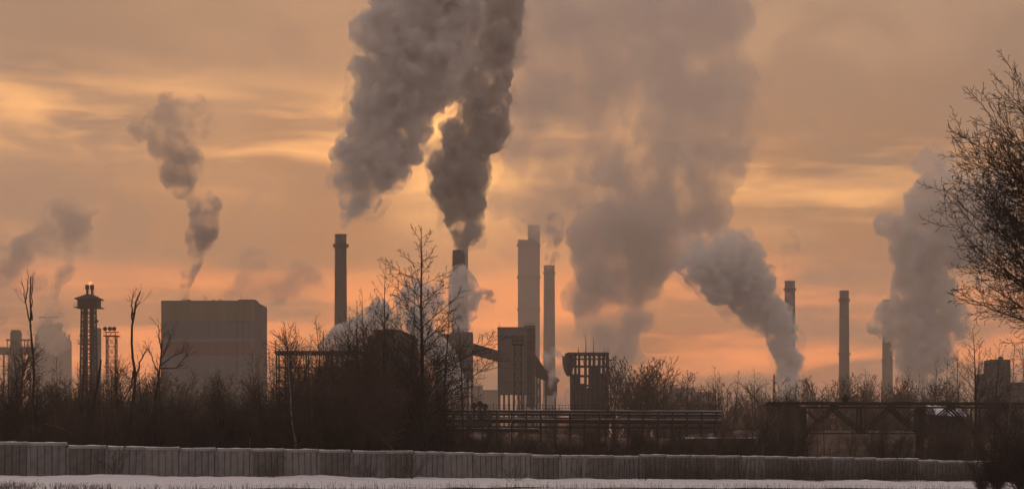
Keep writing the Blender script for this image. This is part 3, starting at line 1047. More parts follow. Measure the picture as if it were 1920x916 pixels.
lattice(s, -0.9, 0.9, 0, 1.8, -0.3, s.Z(702), 12, 0.2, 0.1, M_rust, taper=0.15)
s.part('lightning_rod', MB().bar((0, 0.9, s.Z(702)), (0, 0.9, s.Z(696)), 0.1), M_rust)

# ---- pipe rack with snow on its pipes
RY = 300.0
s = Site('pipe_rack', 'long low pipe rack with snow-topped pipes and a railing along its top', 'pipe rack', 900, RY)
X0, X1 = s.X(430), s.X(1352)
sl = lambda x: -0.0042 * (x - s.X(820))                        # the rack falls a little to the right
rgk = random.Random(3)


def run(name, py, r, y, snow=True, x0=X0, x1=X1, m=M_rust):
    z = s.Z(py)
    pts = [(x0 + (x1 - x0) * i / 12, y, z + sl(x0 + (x1 - x0) * i / 12)) for i in range(13)]
    p = s.part(name, MB().tube(pts, r, 10), m, smooth=True)
    if snow:
        b = MB()
        vs, fs = [], []
        n = 160
        for i in range(n + 1):
            x = x0 + (x1 - x0) * i / n
            h = max(0.0, 0.05 + 0.16 * mnoise.noise(Vector((x * 0.35, y, py))))
            zt = z + sl(x) + r
            vs += [(x, y - r * 0.75, zt - r * 0.33), (x, y - r * 0.35, zt + h * 0.8), (x, y + r * 0.35, zt + h * 0.8), (x, y + r * 0.75, zt - r * 0.33)]
        for i in range(n):
            for j in range(3):
                a = i * 4 + j
                fs.append((a, a + 4, a + 5, a + 1))
        s.part('snow_cap', b.raw(vs, fs), M_oldsnow, p, True)


run('pipe', 769.5, 0.16, -0.8)
run('pipe', 775.5, 0.20, -0.4)
run('pipe', 772.5, 0.22, 1.6)
run('pipe', 787.5, 0.36, -0.2)
run('pipe', 784.0, 0.30, 1.8, False)
run('pipe', 805.0, 0.32, -0.2, True, s.X(640), s.X(1010))
run('pipe', 799.0, 0.16, 0.9, False)
for i in range(34):
    x = X0 + 0.8 + (X1 - X0 - 1.6) * i / 33
    fr = MB()
    z = s.Z(770) + sl(x)
    for y in (-1.0, 2.2):
        fr.bar((x, y, -0.4), (x, y, z + 0.1), 0.26)
    for zz in (s.Z(778), s.Z(792.5), s.Z(810)):
        fr.bar((x, -1.3, zz + sl(x)), (x, 2.5, zz + sl(x)), 0.2, 0.24)
    s.part('support_frame', fr, M_rust)
rb = MB()
for i in range(150):
    x = X0 + (X1 - X0) * i / 149
    z = s.Z(769) + sl(x)
    rb.bar((x, 2.6, z - 0.6), (x, 2.6, z + 1.0 + (0.25 if i % 5 == 0 else 0)), 0.05 if i % 5 else 0.09)
for dz in (0.95, 0.5):
    rb.bar((X0, 2.6, s.Z(769) + sl(X0) + dz), (X1, 2.6, s.Z(769) + sl(X1) + dz), 0.05)
s.part('railing', rb, M_rust)
s.part('walkway', MB().prism([(X0, s.Z(771.5) + sl(X0)), (X1, s.Z(771.5) + sl(X1)), (X1, s.Z(773) + sl(X1)), (X0, s.Z(773) + sl(X0))], 2.1, 2.9), M_rust)
vx = s.X(900)                                                   # valve group
vb = MB()
for (a, z0, z1, w) in ((-0.9, 792, 755, 0.16), (0.0, 800, 752, 0.26), (0.8, 796, 757, 0.16), (1.5, 800, 768, 0.3), (-1.6, 806, 774, 0.3)):
    vb.tube([(vx + a, -1.6, s.Z(z0)), (vx + a, -1.6, s.Z(z1))], w, 8)
s.part('valve_riser', vb, M_rust, smooth=True)
for (a, py) in ((0.0, 757), (-0.9, 760), (0.8, 762), (1.5, 780), (-1.6, 786)):
    s.part('handwheel', MB().tube([(vx + a, -1.85, s.Z(py)), (vx + a, -1.72, s.Z(py))], 0.5, 12), M_rust)
s.part('valve_body', MB().box(vx - 2.0, vx + 1.6, -1.95, -1.35, s.Z(797), s.Z(790)), M_rust)

# ---- pipe bridge (truss gantry) on the right
s = Site('pipe_bridge', 'dark steel truss pipe bridge on stout posts behind the right half of the fence', 'bridge', 1700, 232)
XA, XB = s.X(1497), s.X(1990)
for y in (0.0, 2.2):
    s.part('chord', MB().box(XA, XB, y - 0.14, y + 0.14, s.Z(764.5), s.Z(761.5)), M_rust)
    s.part('chord', MB().box(XA, XB, y - 0.10, y + 0.10, s.Z(813), s.Z(810.5)), M_rust)
    nodes = [(1515, 1), (1563, 0), (1620, 1), (1671, 0), (1728, 1), (1783, 0), (1833, 1), (1884, 0), (1938, 1), (1988, 0)]
    for (a, d0), (b2, d1) in zip(nodes[:-1], nodes[1:]):
        za, zb = s.Z(810.5 if d0 else 765), s.Z(810.5 if d1 else 765)
        for o_ in (-0.20, 0.20):
            s.part('diagonal', MB().bar((s.X(a) + o_, y + 0.02, za), (s.X(b2) + o_, y + 0.02, zb), 0.13, 0.16), M_rust)
    for (p0, p1) in (((1515, 767), (1536, 789)), ((1722, 767), (1700, 788)), ((1736, 767), (1757, 787)), ((1938, 767), (1916, 788))):
        s.part('sub_diagonal', MB().bar((s.X(p0[0]), y + 0.05, s.Z(p0[1])), (s.X(p1[0]), y + 0.05, s.Z(p1[1])), 0.14), M_rust)
    for a in (1613, 1622, 1829, 1837):
        s.part('hanger', MB().bar((s.X(a), y, s.Z(810.5)), (s.X(a), y, s.Z(765)), 0.14), M_rust)
    for a in (1505, 1728, 1946):
        s.part('post', MB().box(s.X(a) - 0.26, s.X(a) + 0.26, y - 0.22, y + 0.22, -0.4, s.Z(765.2)), M_rust)
for a in (1505, 1728, 1946):
    s.part('post_cladding', MB().box(s.X(a) - 0.42, s.X(a) + 0.42, -0.30, 2.5, s.Z(813.5), s.Z(766)), M_rust)
    s.part('node_plate', MB().box(s.X(a) - 0.6, s.X(a) + 0.6, -0.42, -0.302, s.Z(820), s.Z(806)), M_rust)
for a in (1563, 1671, 1783, 1884):
    s.part('node_plate', MB().box(s.X(a) - 0.5, s.X(a) + 0.5, -0.36, -0.302, s.Z(768), s.Z(757)), M_rust)
for (py, r, y) in ((756.6, 0.10, 0.25), (753.4, 0.10, 1.0), (756.0, 0.12, 1.8)):
    p = s.part('pipe', MB().tube([(s.X(1440), y, s.Z(py)), (XA, y, s.Z(py)), (XB, y, s.Z(py) - 0.1)], r, 10), M_rust, smooth=True)
for (a, z0, z1, w) in ((1588, 754, 739, 0.20), (1588, 748, 744, 0.55), (1585, 752, 745, 0.12), (1592, 752, 746, 0.12)):
    s.part('valve', MB().tube([(s.X(a), 1.0, s.Z(z0)), (s.X(a), 1.0, s.Z(z1))], w, 10), M_rust)

s = Site('brick_shed', 'plain brown shed gable standing at the left end of the pipe bridge', 'shed', 1468, 246)
s.part('wall', MB().box(s.X(1437), s.X(1499), 0, 9, -0.4, s.Z(757)), mat('shed_wall', (0.105, 0.078, 0.064), 0.9, 0.3, 0.5, streak=0.5))
s.part('roof', MB().prism([(s.X(1435), s.Z(757.4)), (s.X(1447), s.Z(752.5)), (s.X(1501), s.Z(752.5)), (s.X(1501), s.Z(757.4))], -0.4, 9.4), M_darkwall)
s.part('door', MB().box(s.X(1462), s.X(1478), -0.1, -0.004, -0.4, s.Z(815)), M_rust)
s = Site('low_shed', 'low dark shed with thick snow on its roof behind the pipe bridge', 'shed', 1783, 262)
s.part('wall', MB().box(s.X(1757), s.X(1809), 0, 5, -0.4, s.Z(776)), M_darkwall)
b = MB()
vs, fs = [], []
for i in range(25):
    x = s.X(1752 + 60 * i / 24)
    h = 0.30 + 0.22 * mnoise.noise(Vector((i * 0.35, 1, 0)))
    zt = s.Z(775.5) - 0.012 * i
    vs += [(x, -0.5, zt - 0.12), (x, -0.5, zt + h * 0.6), (x, 0.4, zt + h + 0.35), (x, 5.4, zt + h + 1.0), (x, 5.4, zt)]
for i in range(24):
    for j in range(4):
        a = i * 5 + j
        fs.append((a, a + 5, a + 6, a + 1))
s.part('roof_snow', b.raw(vs, fs), M_snow, None, True)
s = Site('low_wall', 'long low brick yard wall with a snow line under the pipe rack', 'wall', 1340, 285)
s.part('wall', MB().box(s.X(1285), s.X(1436), 0, 0.3, -0.4, s.Z(821)), M_darkwall)
s.part('snow_cap', MB().box(s.X(1285), s.X(1436), -0.05, 0.38, s.Z(820.9), s.Z(819)), M_snow)

# ------------------------------------------------------------------ bare trees
class Tree:
    """collects branches level by level as polylines and turns them into tubes"""
    def __init__(self, seed):
        self.rg = random.Random(seed)
        self.lv = {}

    def add(self, lvl, pts, rad):
        self.lv.setdefault((lvl, len(pts)), []).append((pts, rad))

    def grow(self, p, d, L, r, lvl, P):
        rg = self.rg
        q = P[lvl]
        n = q['n']
        st = L / (n - 1)
        pts, rad = [p.copy()], [r]
        d = d.normalized()
        tip = q.get('tip', 0.22)
        ds = [d]
        for i in range(1, n):
            w = q['wob']
            d = (d + Vector((rg.gauss(0, w), rg.gauss(0, w), rg.gauss(0, w))) + Vector((0, 0, q['up']))).normalized()
            p = p + d * st
            pts.append(p)
            rad.append(r * (1 - (1 - tip) * (i / (n - 1)) ** q.get('tp', 0.9)))
            ds.append(d)
        self.add(lvl, pts, rad)
        if lvl + 1 >= len(P):
            return
        c = P[lvl + 1]
        k = max(1, int(round(c['num'] * rg.uniform(0.8, 1.2) * (L / q['ref'] if 'ref' in q else 1.0))))
        az = rg.uniform(0, 6.28)
        for j in range(k):
            t = c['t0'] + (c['t1'] - c['t0']) * (j + rg.uniform(0.1, 0.9)) / k
            f = t * (n - 1)
            i0 = min(int(f), n - 2)
            u = f - i0
            bp = pts[i0].lerp(pts[i0 + 1], u)
            bd = ds[min(i0 + 1, n - 1)]
            br = rad[i0] + (rad[i0 + 1] - rad[i0]) * u
            a = R(rg.uniform(*c['ang']))
            az += 2.4 + rg.uniform(-0.5, 0.5)
            s1 = bd.cross(Vector((0.31, 0.95, 0.1))).normalized()
            s2 = bd.cross(s1)
            nd = bd * math.cos(a) + (s1 * math.cos(az) + s2 * math.sin(az)) * math.sin(a)
            sh = c['shape'](t) if 'shape' in c else (1.0 - 0.55 * t)
            self.grow(bp, nd, L * c['len'] * sh * rg.uniform(0.7, 1.25), min(br * c.get('rr', 0.6), br * 0.9), lvl + 1, P)

    def mesh(self, name, lvls, m, sides, rmin):
        V, Fq, nb = [], [], 0
        for (lvl, n), items in self.lv.items():
            if lvl not in lvls:
                continue
            P = np.array([[tuple(p) for p in it[0]] for it in items])            # M n 3
            Rr = np.maximum(np.array([it[1] for it in items]), rmin)
            Mn = len(items)
            t = np.gradient(P, axis=1)
            t /= np.linalg.norm(t, axis=2, keepdims=True) + 1e-9
            ax = P[:, -1] - P[:, 0]
            ref = np.where((np.abs(ax[:, 2:3]) > 0.75 * np.linalg.norm(ax, axis=1, keepdims=True)), np.array([[1.0, 0.2, 0]]), np.array([[0.1, 0.2, 1.0]]))
            s1 = np.cross(t, ref[:, None, :])
            s1 /= np.linalg.norm(s1, axis=2, keepdims=True) + 1e-9
            s2 = np.cross(t, s1)
            k = sides.get(lvl, 3)
            a = np.arange(k) * 2 * PI / k
            ring = s1[:, :, None, :] * np.cos(a)[None, None, :, None] + s2[:, :, None, :] * np.sin(a)[None, None, :, None]
            vv = P[:, :, None, :] + ring * Rr[:, :, None, None]
            V.append(vv.reshape(-1, 3))
            idx = (np.arange(Mn * n * k).reshape(Mn, n, k)) + nb
            q = np.stack([idx[:, :-1, :], np.roll(idx, -1, 2)[:, :-1, :], np.roll(idx, -1, 2)[:, 1:, :], idx[:, 1:, :]], axis=-1).reshape(-1, 4)
            Fq.append(q)
            nb += Mn * n * k
        V = np.concatenate(V)
        Fq = np.concatenate(Fq)
        me = bpy.data.meshes.new(name)
        me.vertices.add(len(V))
        me.vertices.foreach_set('co', V.ravel())
        me.loops.add(len(Fq) * 4)
        me.loops.foreach_set('vertex_index', Fq.ravel().astype(np.int32))
        me.polygons.add(len(Fq))
        me.polygons.foreach_set('loop_start', (np.arange(len(Fq)) * 4).astype(np.int32))
        me.update(calc_edges=True)
        me.polygons.foreach_set('use_smooth', np.ones(len(Fq), bool))
        me.materials.append(m)
        self.top = float(V[:, 2].max())
        return me


def cone_shape(t):                       # long low branches, short at the top
    return max(0.12, min(1.0, 0.35 + t * 2.2) * (1.12 - t))


UPRIGHT = [dict(n=14, wob=0.02, up=0.02, tip=0.08),
           dict(n=8, num=42, t0=0.17, t1=0.985, ang=(40, 64), len=0.37, wob=0.06, up=0.06, shape=cone_shape, rr=0.40, ref=3.0),
           dict(n=5, num=11, t0=0.15, t1=0.97, ang=(28, 55), len=0.34, wob=0.10, up=0.06, rr=0.55, ref=1.2),
           dict(n=3, num=6, t0=0.15, t1=0.95, ang=(25, 60), len=0.42, wob=0.12, up=0.06, rr=0.6)]
SLENDER = [dict(n=12, wob=0.03, up=0.02, tip=0.12),
           dict(n=7, num=24, t0=0.15, t1=0.98, ang=(22, 48), len=0.32, wob=0.07, up=0.06, shape=cone_shape, rr=0.42, ref=2.0),
           dict(n=4, num=9, t0=0.15, t1=0.97, ang=(25, 50), len=0.36, wob=0.10, up=0.06, rr=0.55, ref=0.8),
           dict(n=3, num=4, t0=0.2, t1=0.95, ang=(25, 55), len=0.45, wob=0.1, up=0.05, rr=0.6)]
BIRCH = [dict(n=12, wob=0.03, up=0.03, tip=0.10),
         dict(n=7, num=34, t0=0.12, t1=0.98, ang=(28, 58), len=0.34, wob=0.08, up=0.02, shape=cone_shape, rr=0.40, ref=2.4),
         dict(n=4, num=12, t0=0.12, t1=0.97, ang=(30, 60), len=0.40, wob=0.12, up=-0.03, rr=0.5, ref=0.9),
         dict(n=3, num=6, t0=0.12, t1=0.95, ang=(25, 60), len=0.55, wob=0.12, up=-0.08, rr=0.6)]
ROUND = [dict(n=6, wob=0.04, up=0.05, tip=0.55),
         dict(n=9, num=12, t0=0.3, t1=1.0, ang=(12, 46), len=1.55, wob=0.07, up=0.04, shape=lambda t: 0.8 + 0.3 * t, rr=0.55, ref=5.5),
         dict(n=6, num=12, t0=0.22, t1=0.98, ang=(25, 48), len=0.36, wob=0.10, up=0.06, rr=0.5, ref=4.0),
         dict(n=4, num=9, t0=0.15, t1=0.97, ang=(25, 55), len=0.42, wob=0.12, up=0.05, rr=0.55, ref=1.4),
         dict(n=3, num=5, t0=0.2, t1=0.95, ang=(25, 55), len=0.5, wob=0.1, up=0.04, rr=0.6)]
SHRUB = [dict(n=3, wob=0.02, up=0.0, tip=0.8),
         dict(n=7, num=15, t0=0.1, t1=1.0, ang=(8, 46), len=7.0, wob=0.08, up=0.03, shape=lambda t: 0.6 + 0.5 * t, rr=0.30, ref=0.45),
         dict(n=4, num=12, t0=0.15, t1=0.97, ang=(22, 52), len=0.36, wob=0.11, up=0.05, rr=0.5, ref=2.4),
         dict(n=3, num=7, t0=0.15, t1=0.95, ang=(25, 60), len=0.44, wob=0.12, up=0.03, rr=0.6)]
SPARSE = [dict(n=3, wob=0.02, up=0.0, tip=0.8),
          dict(n=7, num=6, t0=0.1, t1=1.0, ang=(10, 58), len=7.0, wob=0.10, up=0.03, shape=lambda t: 0.5 + 0.6 * t, rr=0.30, ref=0.5),
          dict(n=4, num=5, t0=0.22, t1=0.97, ang=(22, 55), len=0.40, wob=0.12, up=0.04, rr=0.55, ref=2.6),
          dict(n=3, num=3, t0=0.2, t1=0.95, ang=(25, 60), len=0.45, wob=0.12, up=0.03, rr=0.6)]
GREAT = [dict(n=10, wob=0.03, up=0.02, tip=0.25),
         dict(n=10, num=135, t0=0.45, t1=0.98, ang=(36, 72), len=0.47, wob=0.055, up=0.03, shape=lambda t: 0.62 + 0.9 * (1 - t) * min(1, (t - 0.3) * 5 + 0.3), rr=0.33, tip=0.12),
         dict(n=6, num=15, t0=0.20, t1=0.98, ang=(26, 52), len=0.34, wob=0.09, up=0.05, rr=0.46, ref=4.5),
         dict(n=4, num=16, t0=0.12, t1=0.98, ang=(28, 58), len=0.38, wob=0.12, up=0.05, rr=0.5, ref=1.3),
         dict(n=3, num=4, t0=0.12, t1=0.97, ang=(28, 60), len=0.45, wob=0.13, up=0.05, rr=0.6)]


def make_tree(spec, H, r, seed, mt=None, mc=None, rmin=0.007, lean=(0, 0), trunk_lv=(0,)):
    """meshes of a tree: (trunk mesh, crown mesh, true height)"""
    t = Tree(seed)
    base = H * (0.30 if spec is ROUND else 0.12 if spec in (SHRUB, SPARSE) else 1.0)
    t.grow(Vector((0, 0, -0.15)), Vector((lean[0], lean[1], 1)), base, r, 0, spec)
    nl = len(spec)
    tr = t.mesh('trunk', [0] if nl < 5 else [0], mt or M_bark, {0: 7}, rmin)
    cr = t.mesh('crown', list(range(1, nl)), mc or M_twig, {1: 5, 2: 4}, rmin)
    return tr, cr, t.top


def plant_tree(name, meshes, px, top, Y, label, group=None, cat='tree', rz=None, wide=1.0, dx=0.0):
    """stand a tree on the ground so that its tip reaches row top of the photograph"""
    tr, cr, h = meshes
    x = (px - 960) / F * Y
    gz = ground_z(x)
    H = EYE + (814 - top) / F * Y - gz
    s = H / h
    o = empty(name, (x, Y, gz), rnd.uniform(0, 6.28) if rz is None else rz)
    o.scale = (s * wide, s * wide, s)
    link('trunk', tr, o)
    link('crown', cr, o)
    tag(o, label, cat, group)
    return o


VAR = {}
for i in range(3):
    VAR['slender%d' % i] = make_tree(SLENDER, 10, 0.085, 20 + i, mc=[M_twig, M_twig2, M_twig][i])
    VAR['birch%d' % i] = make_tree(BIRCH, 10, 0.10, 30 + i, mt=[M_birch, M_bark, M_birch][i], mc=[M_twig, M_twig, M_twig2][i])
    VAR['shrub%d' % i] = make_tree(SHRUB, 5, 0.11, 40 + i, mc=[M_twig2, M_twig, M_twig][i])
    VAR['round%d' % i] = make_tree(ROUND, 12, 0.20, 50 + i, mc=[M_twig, M_twig2, M_twig][i], rmin=0.020)
    VAR['upright%d' % i] = make_tree(UPRIGHT, 12, 0.13, 60 + i, rmin=0.009)
    VAR['sparse%d' % i] = make_tree(SPARSE, 3, 0.07, 70 + i, rmin=0.008)

# the two trees that stand out
hero = make_tree(UPRIGHT, 20, 0.21, 7, rmin=0.014)
plant_tree('poplar_tree', hero, 793, 420, 168, 'tallest bare tree, slender with rising branches, in front of the dark plant buildings', rz=0.6, wide=1.3)
great = make_tree(GREAT, 22, 0.42, 12, rmin=0.013)
plant_tree('great_tree', great, 2086, 92, 92, 'big bare tree whose branches reach in from the right edge', rz=1.0)

# thin dead-looking stems on the left
def stem_tree(label, Y, trunk, forks, seed, r=0.09, twigs=0.5, name='bare_tree', m=None):
    """a hand-placed trunk with its forks, all given as photograph columns and rows at depth Y"""
    o = at(trunk[0][0], trunk[0][1], Y)
    o.z = ground_z(o.x)
    t = Tree(seed)
    rg = t.rg
    def line(pp, r0, r1, lvl):
        pts = [at(a, b, Y) - o for a, b in pp]
        out, n = [], 12
        for i in range(n):
            f = i / (n - 1) * (len(pts) - 1)
            i0 = min(int(f), len(pts) - 2)
            q = pts[i0].lerp(pts[i0 + 1], f - i0)
            q = q + Vector((rg.gauss(0, 0.03), rg.gauss(0, 0.05) + 0.02 * i * (1 if lvl else 0), 0))
            out.append(q)
        t.add(lvl, out, [r0 + (r1 - r0) * i / (n - 1) for i in range(n)])
        return out
    b = line([(trunk[0][0], trunk[0][1] + 6)] + trunk[1:], r, r * 0.35, 0)
    lines = [b]
    for k, fk in enumerate(forks):
        lines.append(line(fk, r * 0.5, r * 0.14, 1))
    spec = [None, None, dict(n=5, wob=0.1, up=0.06, ref=1.0), dict(n=3, num=4, t0=0.2, t1=0.95, ang=(25, 50), len=0.45, wob=0.1, up=0.05, rr=0.6)]
    for ln in lines:
        for q in range(int(10 * twigs)):
            i = rg.randint(4, 11)
            d = (ln[min(i, 10) + 1] - ln[min(i, 10)]).normalized() + Vector((rg.gauss(0, 0.5), rg.gauss(0, 0.5), 0.15))
            t.grow(ln[i], d, rg.uniform(0.4, 1.5), 0.018, 2, spec)
    e = empty(name, o)
    link('trunk', t.mesh('trunk', [0], m or M_bark, {0: 6}, 0.008), e)
    if any(l > 0 for l, _ in t.lv):
        link('crown', t.mesh('crown', [1, 2, 3], M_twig, {1: 5}, 0.008), e)
    tag(e, label, 'tree')
    return e


stem_tree('thin forked bare stem standing tallest at the far left', 149, [(64, 833), (62, 780), (64, 690), (58, 620), (56, 560), (57, 518)],
          [[(58, 612), (50, 580), (44, 550), (39, 520)], [(47, 566), (51, 540), (52, 520)], [(59, 600), (60, 560), (60, 520)]], 1, 0.13, 0.4)
stem_tree('dark crooked bare tree forking in a Y left of the colour-banded building', 150, [(235, 834), (248, 760), (256, 705), (247, 660), (249, 600), (256, 562), (264, 546)],
          [[(256, 705), (266, 670), (275, 652)], [(249, 600), (247, 570), (247, 552)], [(250, 590), (256, 572), (262, 566)], [(252, 690), (242, 730), (230, 748)]], 2, 0.16, 0.5)
stem_tree('bare tree with fine upswept twigs before the corner of the colour-banded building', 152, [(268, 834), (285, 780), (297, 710), (303, 670), (304, 640)],
          [[(297, 700), (286, 672), (278, 655)], [(303, 672), (312, 650), (318, 630)], [(301, 685), (322, 668), (340, 660)], [(300, 690), (330, 690), (352, 662)], [(304, 660), (298, 632), (297, 612)]], 3, 0.13, 1.0)
stem_tree('broken leaning dead trunk beside the floodlight mast', 151, [(164, 834), (176, 760), (184, 712), (190, 674)], [], 4, 0.20, 0.0, name='dead_trunk')
for k, (lb, pts, Y) in enumerate((
        ('pale leaning birch trunk crossing the thicket, longest of the fallen ones', [(744, 846), (690, 790), (650, 752), (612, 728)], 163),
        ('short pale birch trunk leaning under the tallest bare tree', [(797, 812), (772, 772), (752, 740), (733, 720)], 171),
        ('pale snow-dusted bough arching over the left part of the fence', [(150, 838), (134, 812), (118, 803), (84, 794)], 147),
        ('pale crooked trunk leaning in the thicket left of the tallest bare tree', [(700, 830), (682, 785), (665, 752), (655, 735)], 172))):
    stem_tree(lb, Y, pts, [], 30 + k, 0.085, 0.6, name='leaning_trunk', m=M_birch)

# other trees one can tell apart
plant_tree('slender_tree', VAR['upright0'], 716, 478, 172, 'tall slender bare tree just left of the tallest one', rz=0.3, wide=0.8)
plant_tree('slender_tree', VAR['slender0'], 758, 540, 176, 'thin bare tree between the two tallest trees', rz=2.0)
plant_tree('slender_tree', VAR['upright2'], 662, 560, 185, 'bare tree in front of the steam at the dark chimney foot', rz=1.4)
plant_tree('slender_tree', VAR['upright1'], 835, 560, 195, 'bare tree in front of the hopper building on legs', rz=1.1)
plant_tree('birch_tree', VAR['birch0'], 556, 604, 180, 'bushy birch with fine drooping twigs right of the colour-banded building', rz=0.2, wide=1.0)
plant_tree('birch_tree', VAR['birch2'], 520, 640, 190, 'smaller birch overlapping the right edge of the colour-banded building', rz=3.0)
plant_tree('birch_tree', VAR['birch1'], 612, 585, 195, 'dark twiggy tree in front of the foot of the dark chimney', rz=2.2)
plant_tree('round_tree', VAR['shrub1'], 425, 690, 158, 'dark bushy tree standing before the middle of the colour-banded building', rz=0.9)
plant_tree('round_tree', VAR['round0'], 1172, 668, 420, 'rounded bare tree beside the steel frame tower', rz=0.4)
plant_tree('round_tree', VAR['round1'], 1200, 664, 424, 'rounded bare tree in the middle of the clump right of the frame tower', rz=1.9)
plant_tree('round_tree', VAR['round2'], 1226, 674, 428, 'rounded bare tree at the right end of the clump by the frame tower', rz=3.3)
plant_tree('tall_tree', VAR['upright0'], 1834, 606, 245, 'tall bare tree rising behind the pipe bridge near the right edge', rz=2.6, wide=1.25)
plant_tree('tall_tree', VAR['upright2'], 1826, 640, 250, 'second stem close behind the tall tree at the pipe bridge', rz=0.6)
plant_tree('tall_tree', VAR['birch1'], 1772, 658, 240, 'leaning twiggy tree behind the snowy shed roof', rz=4.4)
plant_tree('tall_tree', VAR['birch0'], 1890, 640, 215, 'shaggy bare tree covering the grey block at the right edge', rz=5.2, wide=1.2)
plant_tree('tall_tree', VAR['birch2'], 1925, 630, 200, 'bare tree cut by the right edge of the view', rz=1.2, wide=1.2)

for (px, top, Y, v, r_, w, lb) in (
        (598, 606, 188, 'upright1', 0.9, 0.9, 'slim bare tree left of the foot of the dark chimney'), (642, 588, 182, 'slender2', 2.9, 1.1, 'thin bare tree right before the dark chimney'),
        (690, 540, 178, 'upright2', 4.1, 0.8, 'tall thin bare tree between the dark chimney and the two tallest trees'), (870, 600, 200, 'slender1', 1.0, 1.0, 'thin bare tree right of the tallest one, under the pale stack'),
        (150, 652, 190, 'slender0', 0.4, 1.0, 'slim bare tree before the foot of the flare tower'), (108, 664, 185, 'upright0', 1.7, 0.9, 'slim bare tree before the blast furnace'),
        (20, 660, 180, 'slender1', 2.7, 1.0, 'slim bare tree before the stove plant at the far left'), (268, 660, 186, 'slender2', 5.7, 1.0, 'slim bare tree behind the crooked forked tree'),
        (1150, 650, 300, 'slender0', 3.3, 1.0, 'thin tall sapling close to the right side of the frame tower'), (1292, 696, 360, 'upright1', 0.2, 1.0, 'upright tree above the low factory hall'),
        (1342, 682, 355, 'upright0', 1.3, 0.9, 'upright tree midway between the frame tower and the shed gable'), (1376, 692, 365, 'slender2', 2.3, 1.1, 'slender tree left of the small steam puff'),
        (1418, 690, 350, 'upright2', 4.3, 0.9, 'upright tree in front of the small low steam puff'), (1606, 690, 340, 'slender0', 1.1, 1.1, 'slender tree just right of the slim chimney'),
        (1700, 684, 345, 'upright1', 3.1, 0.9, 'upright tree right of the rightmost chimney'), (1752, 668, 300, 'upright0', 5.1, 0.9, 'upright tree left of the leaning twiggy tree'),
        (1800, 652, 290, 'slender2', 0.1, 1.1, 'slender tree left of the tall tree at the pipe bridge'), (1862, 640, 230, 'upright1', 2.1, 1.0, 'upright tree in front of the grey concrete block')):
    plant_tree('slender_tree', VAR[v], px, top, Y, lb, None, rz=r_, wide=w)

# thicket behind the fence: single trees; each label tells its kind, its height and what it stands before
KIND = {'slender': 'slender upright', 'birch': 'fine-twigged', 'shrub': 'bushy', 'round': 'round-crowned', 'upright': 'straight-trunked', 'sparse': 'sparse'}
rg = random.Random(77)


def zone(px, zones):
    for lim, txt in zones:
        if px < lim:
            return txt
    return zones[-1][1]


def kind_word(v):
    return KIND[v.rstrip('0123456789')]


ZL = [(75, 'at the far left edge'), (130, 'below the blast furnace'), (185, 'below the flare tower'), (240, 'below the floodlight mast'), (300, 'around the crooked forked tree'),
      (400, 'before the banded building, left half'), (500, 'before the banded building, right half'), (600, 'before the steel trestle'), (690, 'below the dark chimney'), (2000, 'below the dark plant house')]
ZR = [(1330, 'by the low factory hall'), (1430, 'left of the lattice spire'), (1520, 'below the white-blue steam'), (1620, 'round the slim chimney'), (1720, 'round the rightmost chimney'), (2000, 'below the tumbling grey smoke')]
ZB = [(1250, 'behind the fence before the round tree clump'), (1430, 'behind the fence left of the shed gable'), (1560, 'behind the fence at the shed gable'), (1680, 'under the first pipe bridge bay'), (1800, 'under the second pipe bridge bay'), (2000, 'under the last pipe bridge bay')]
ZE = [(930, 'behind the pipe rack valves'), (1050, 'below the silo house'), (1170, 'below the frame tower'), (1300, 'below the round tree clump')] + [(1430, 'left of the lattice spire'), (1520, 'behind the shed gable'), (1620, 'behind the first bridge bay'), (1720, 'behind the second bridge bay'), (2000, 'behind the low snowy shed')]
ZP = [(930, 'before the valves of the pipe rack'), (1050, 'before the pipe rack below the silo house'), (1170, 'before the pipe rack below the frame tower'), (2000, 'before the right end of the pipe rack')]


WOOD = {}


def prof_left(px):
    """row of the thicket's top"""
    return 694 + 34 * mnoise.noise(Vector((px * 0.008, 3.3, 0))) + (-24 if px < 120 else 0) + (34 if 330 < px < 480 else 0) + (-62 if 530 < px < 780 else 0)


def wood(name, n, pxa, pxb, depth, tops, kinds, zones, tail, group, wide):
    for i in range(n):
        px = pxa + (pxb - pxa) * (i + rg.uniform(0, 1)) / n
        Y = depth(px)
        top = tops(px)
        v = rg.choice(kinds)
        H = EYE + (814 - top) / F * Y
        size = 'tall' if H > tail[1] else 'low'
        lb = '%s %s %s %s' % (size, kind_word(v), tail[0], zone(px, zones))
        WOOD.setdefault(lb, []).append((px, plant_tree(name, VAR[v], px, top, Y, lb, group, wide=rg.uniform(*wide))))


wood('thicket_tree', 100, -30, 810, lambda px: max(fence_y(px) + 4, rg.choice([rg.uniform(153, 175), rg.uniform(165, 200), rg.uniform(200, 270)])),
     lambda px: prof_left(px) + rg.uniform(-40, 62), ['slender0', 'slender1', 'slender2', 'birch1', 'birch0', 'birch2', 'upright1', 'shrub0'], ZL, ('thicket tree', 8.0), 'thicket trees behind the left half of the fence', (0.9, 1.35))
wood('thicket_bush', 84, -30, 830, lambda px: fence_y(px) + rg.uniform(3, 45),
     lambda px: rg.uniform(735, 795), ['shrub0', 'shrub1', 'shrub2'], ZL, ('thicket bush', 4.5), 'thicket bushes behind the left half of the fence', (1.0, 1.5))
for (px, top, Y, v, r_, lb) in ((1152, 690, 432, 'round2', 4.0, 'lower round bare tree touching the frame tower'), (1186, 672, 436, 'round1', 5.1, 'broad bare tree at the back of the clump by the frame tower'),
                             (1214, 668, 418, 'round0', 2.2, 'bare tree at the front of the clump by the frame tower'), (1240, 690, 440, 'round1', 0.7, 'low round bare tree ending the clump by the frame tower')):
    plant_tree('round_tree', VAR[v], px, top, Y, lb, None, rz=r_, wide=1.2)
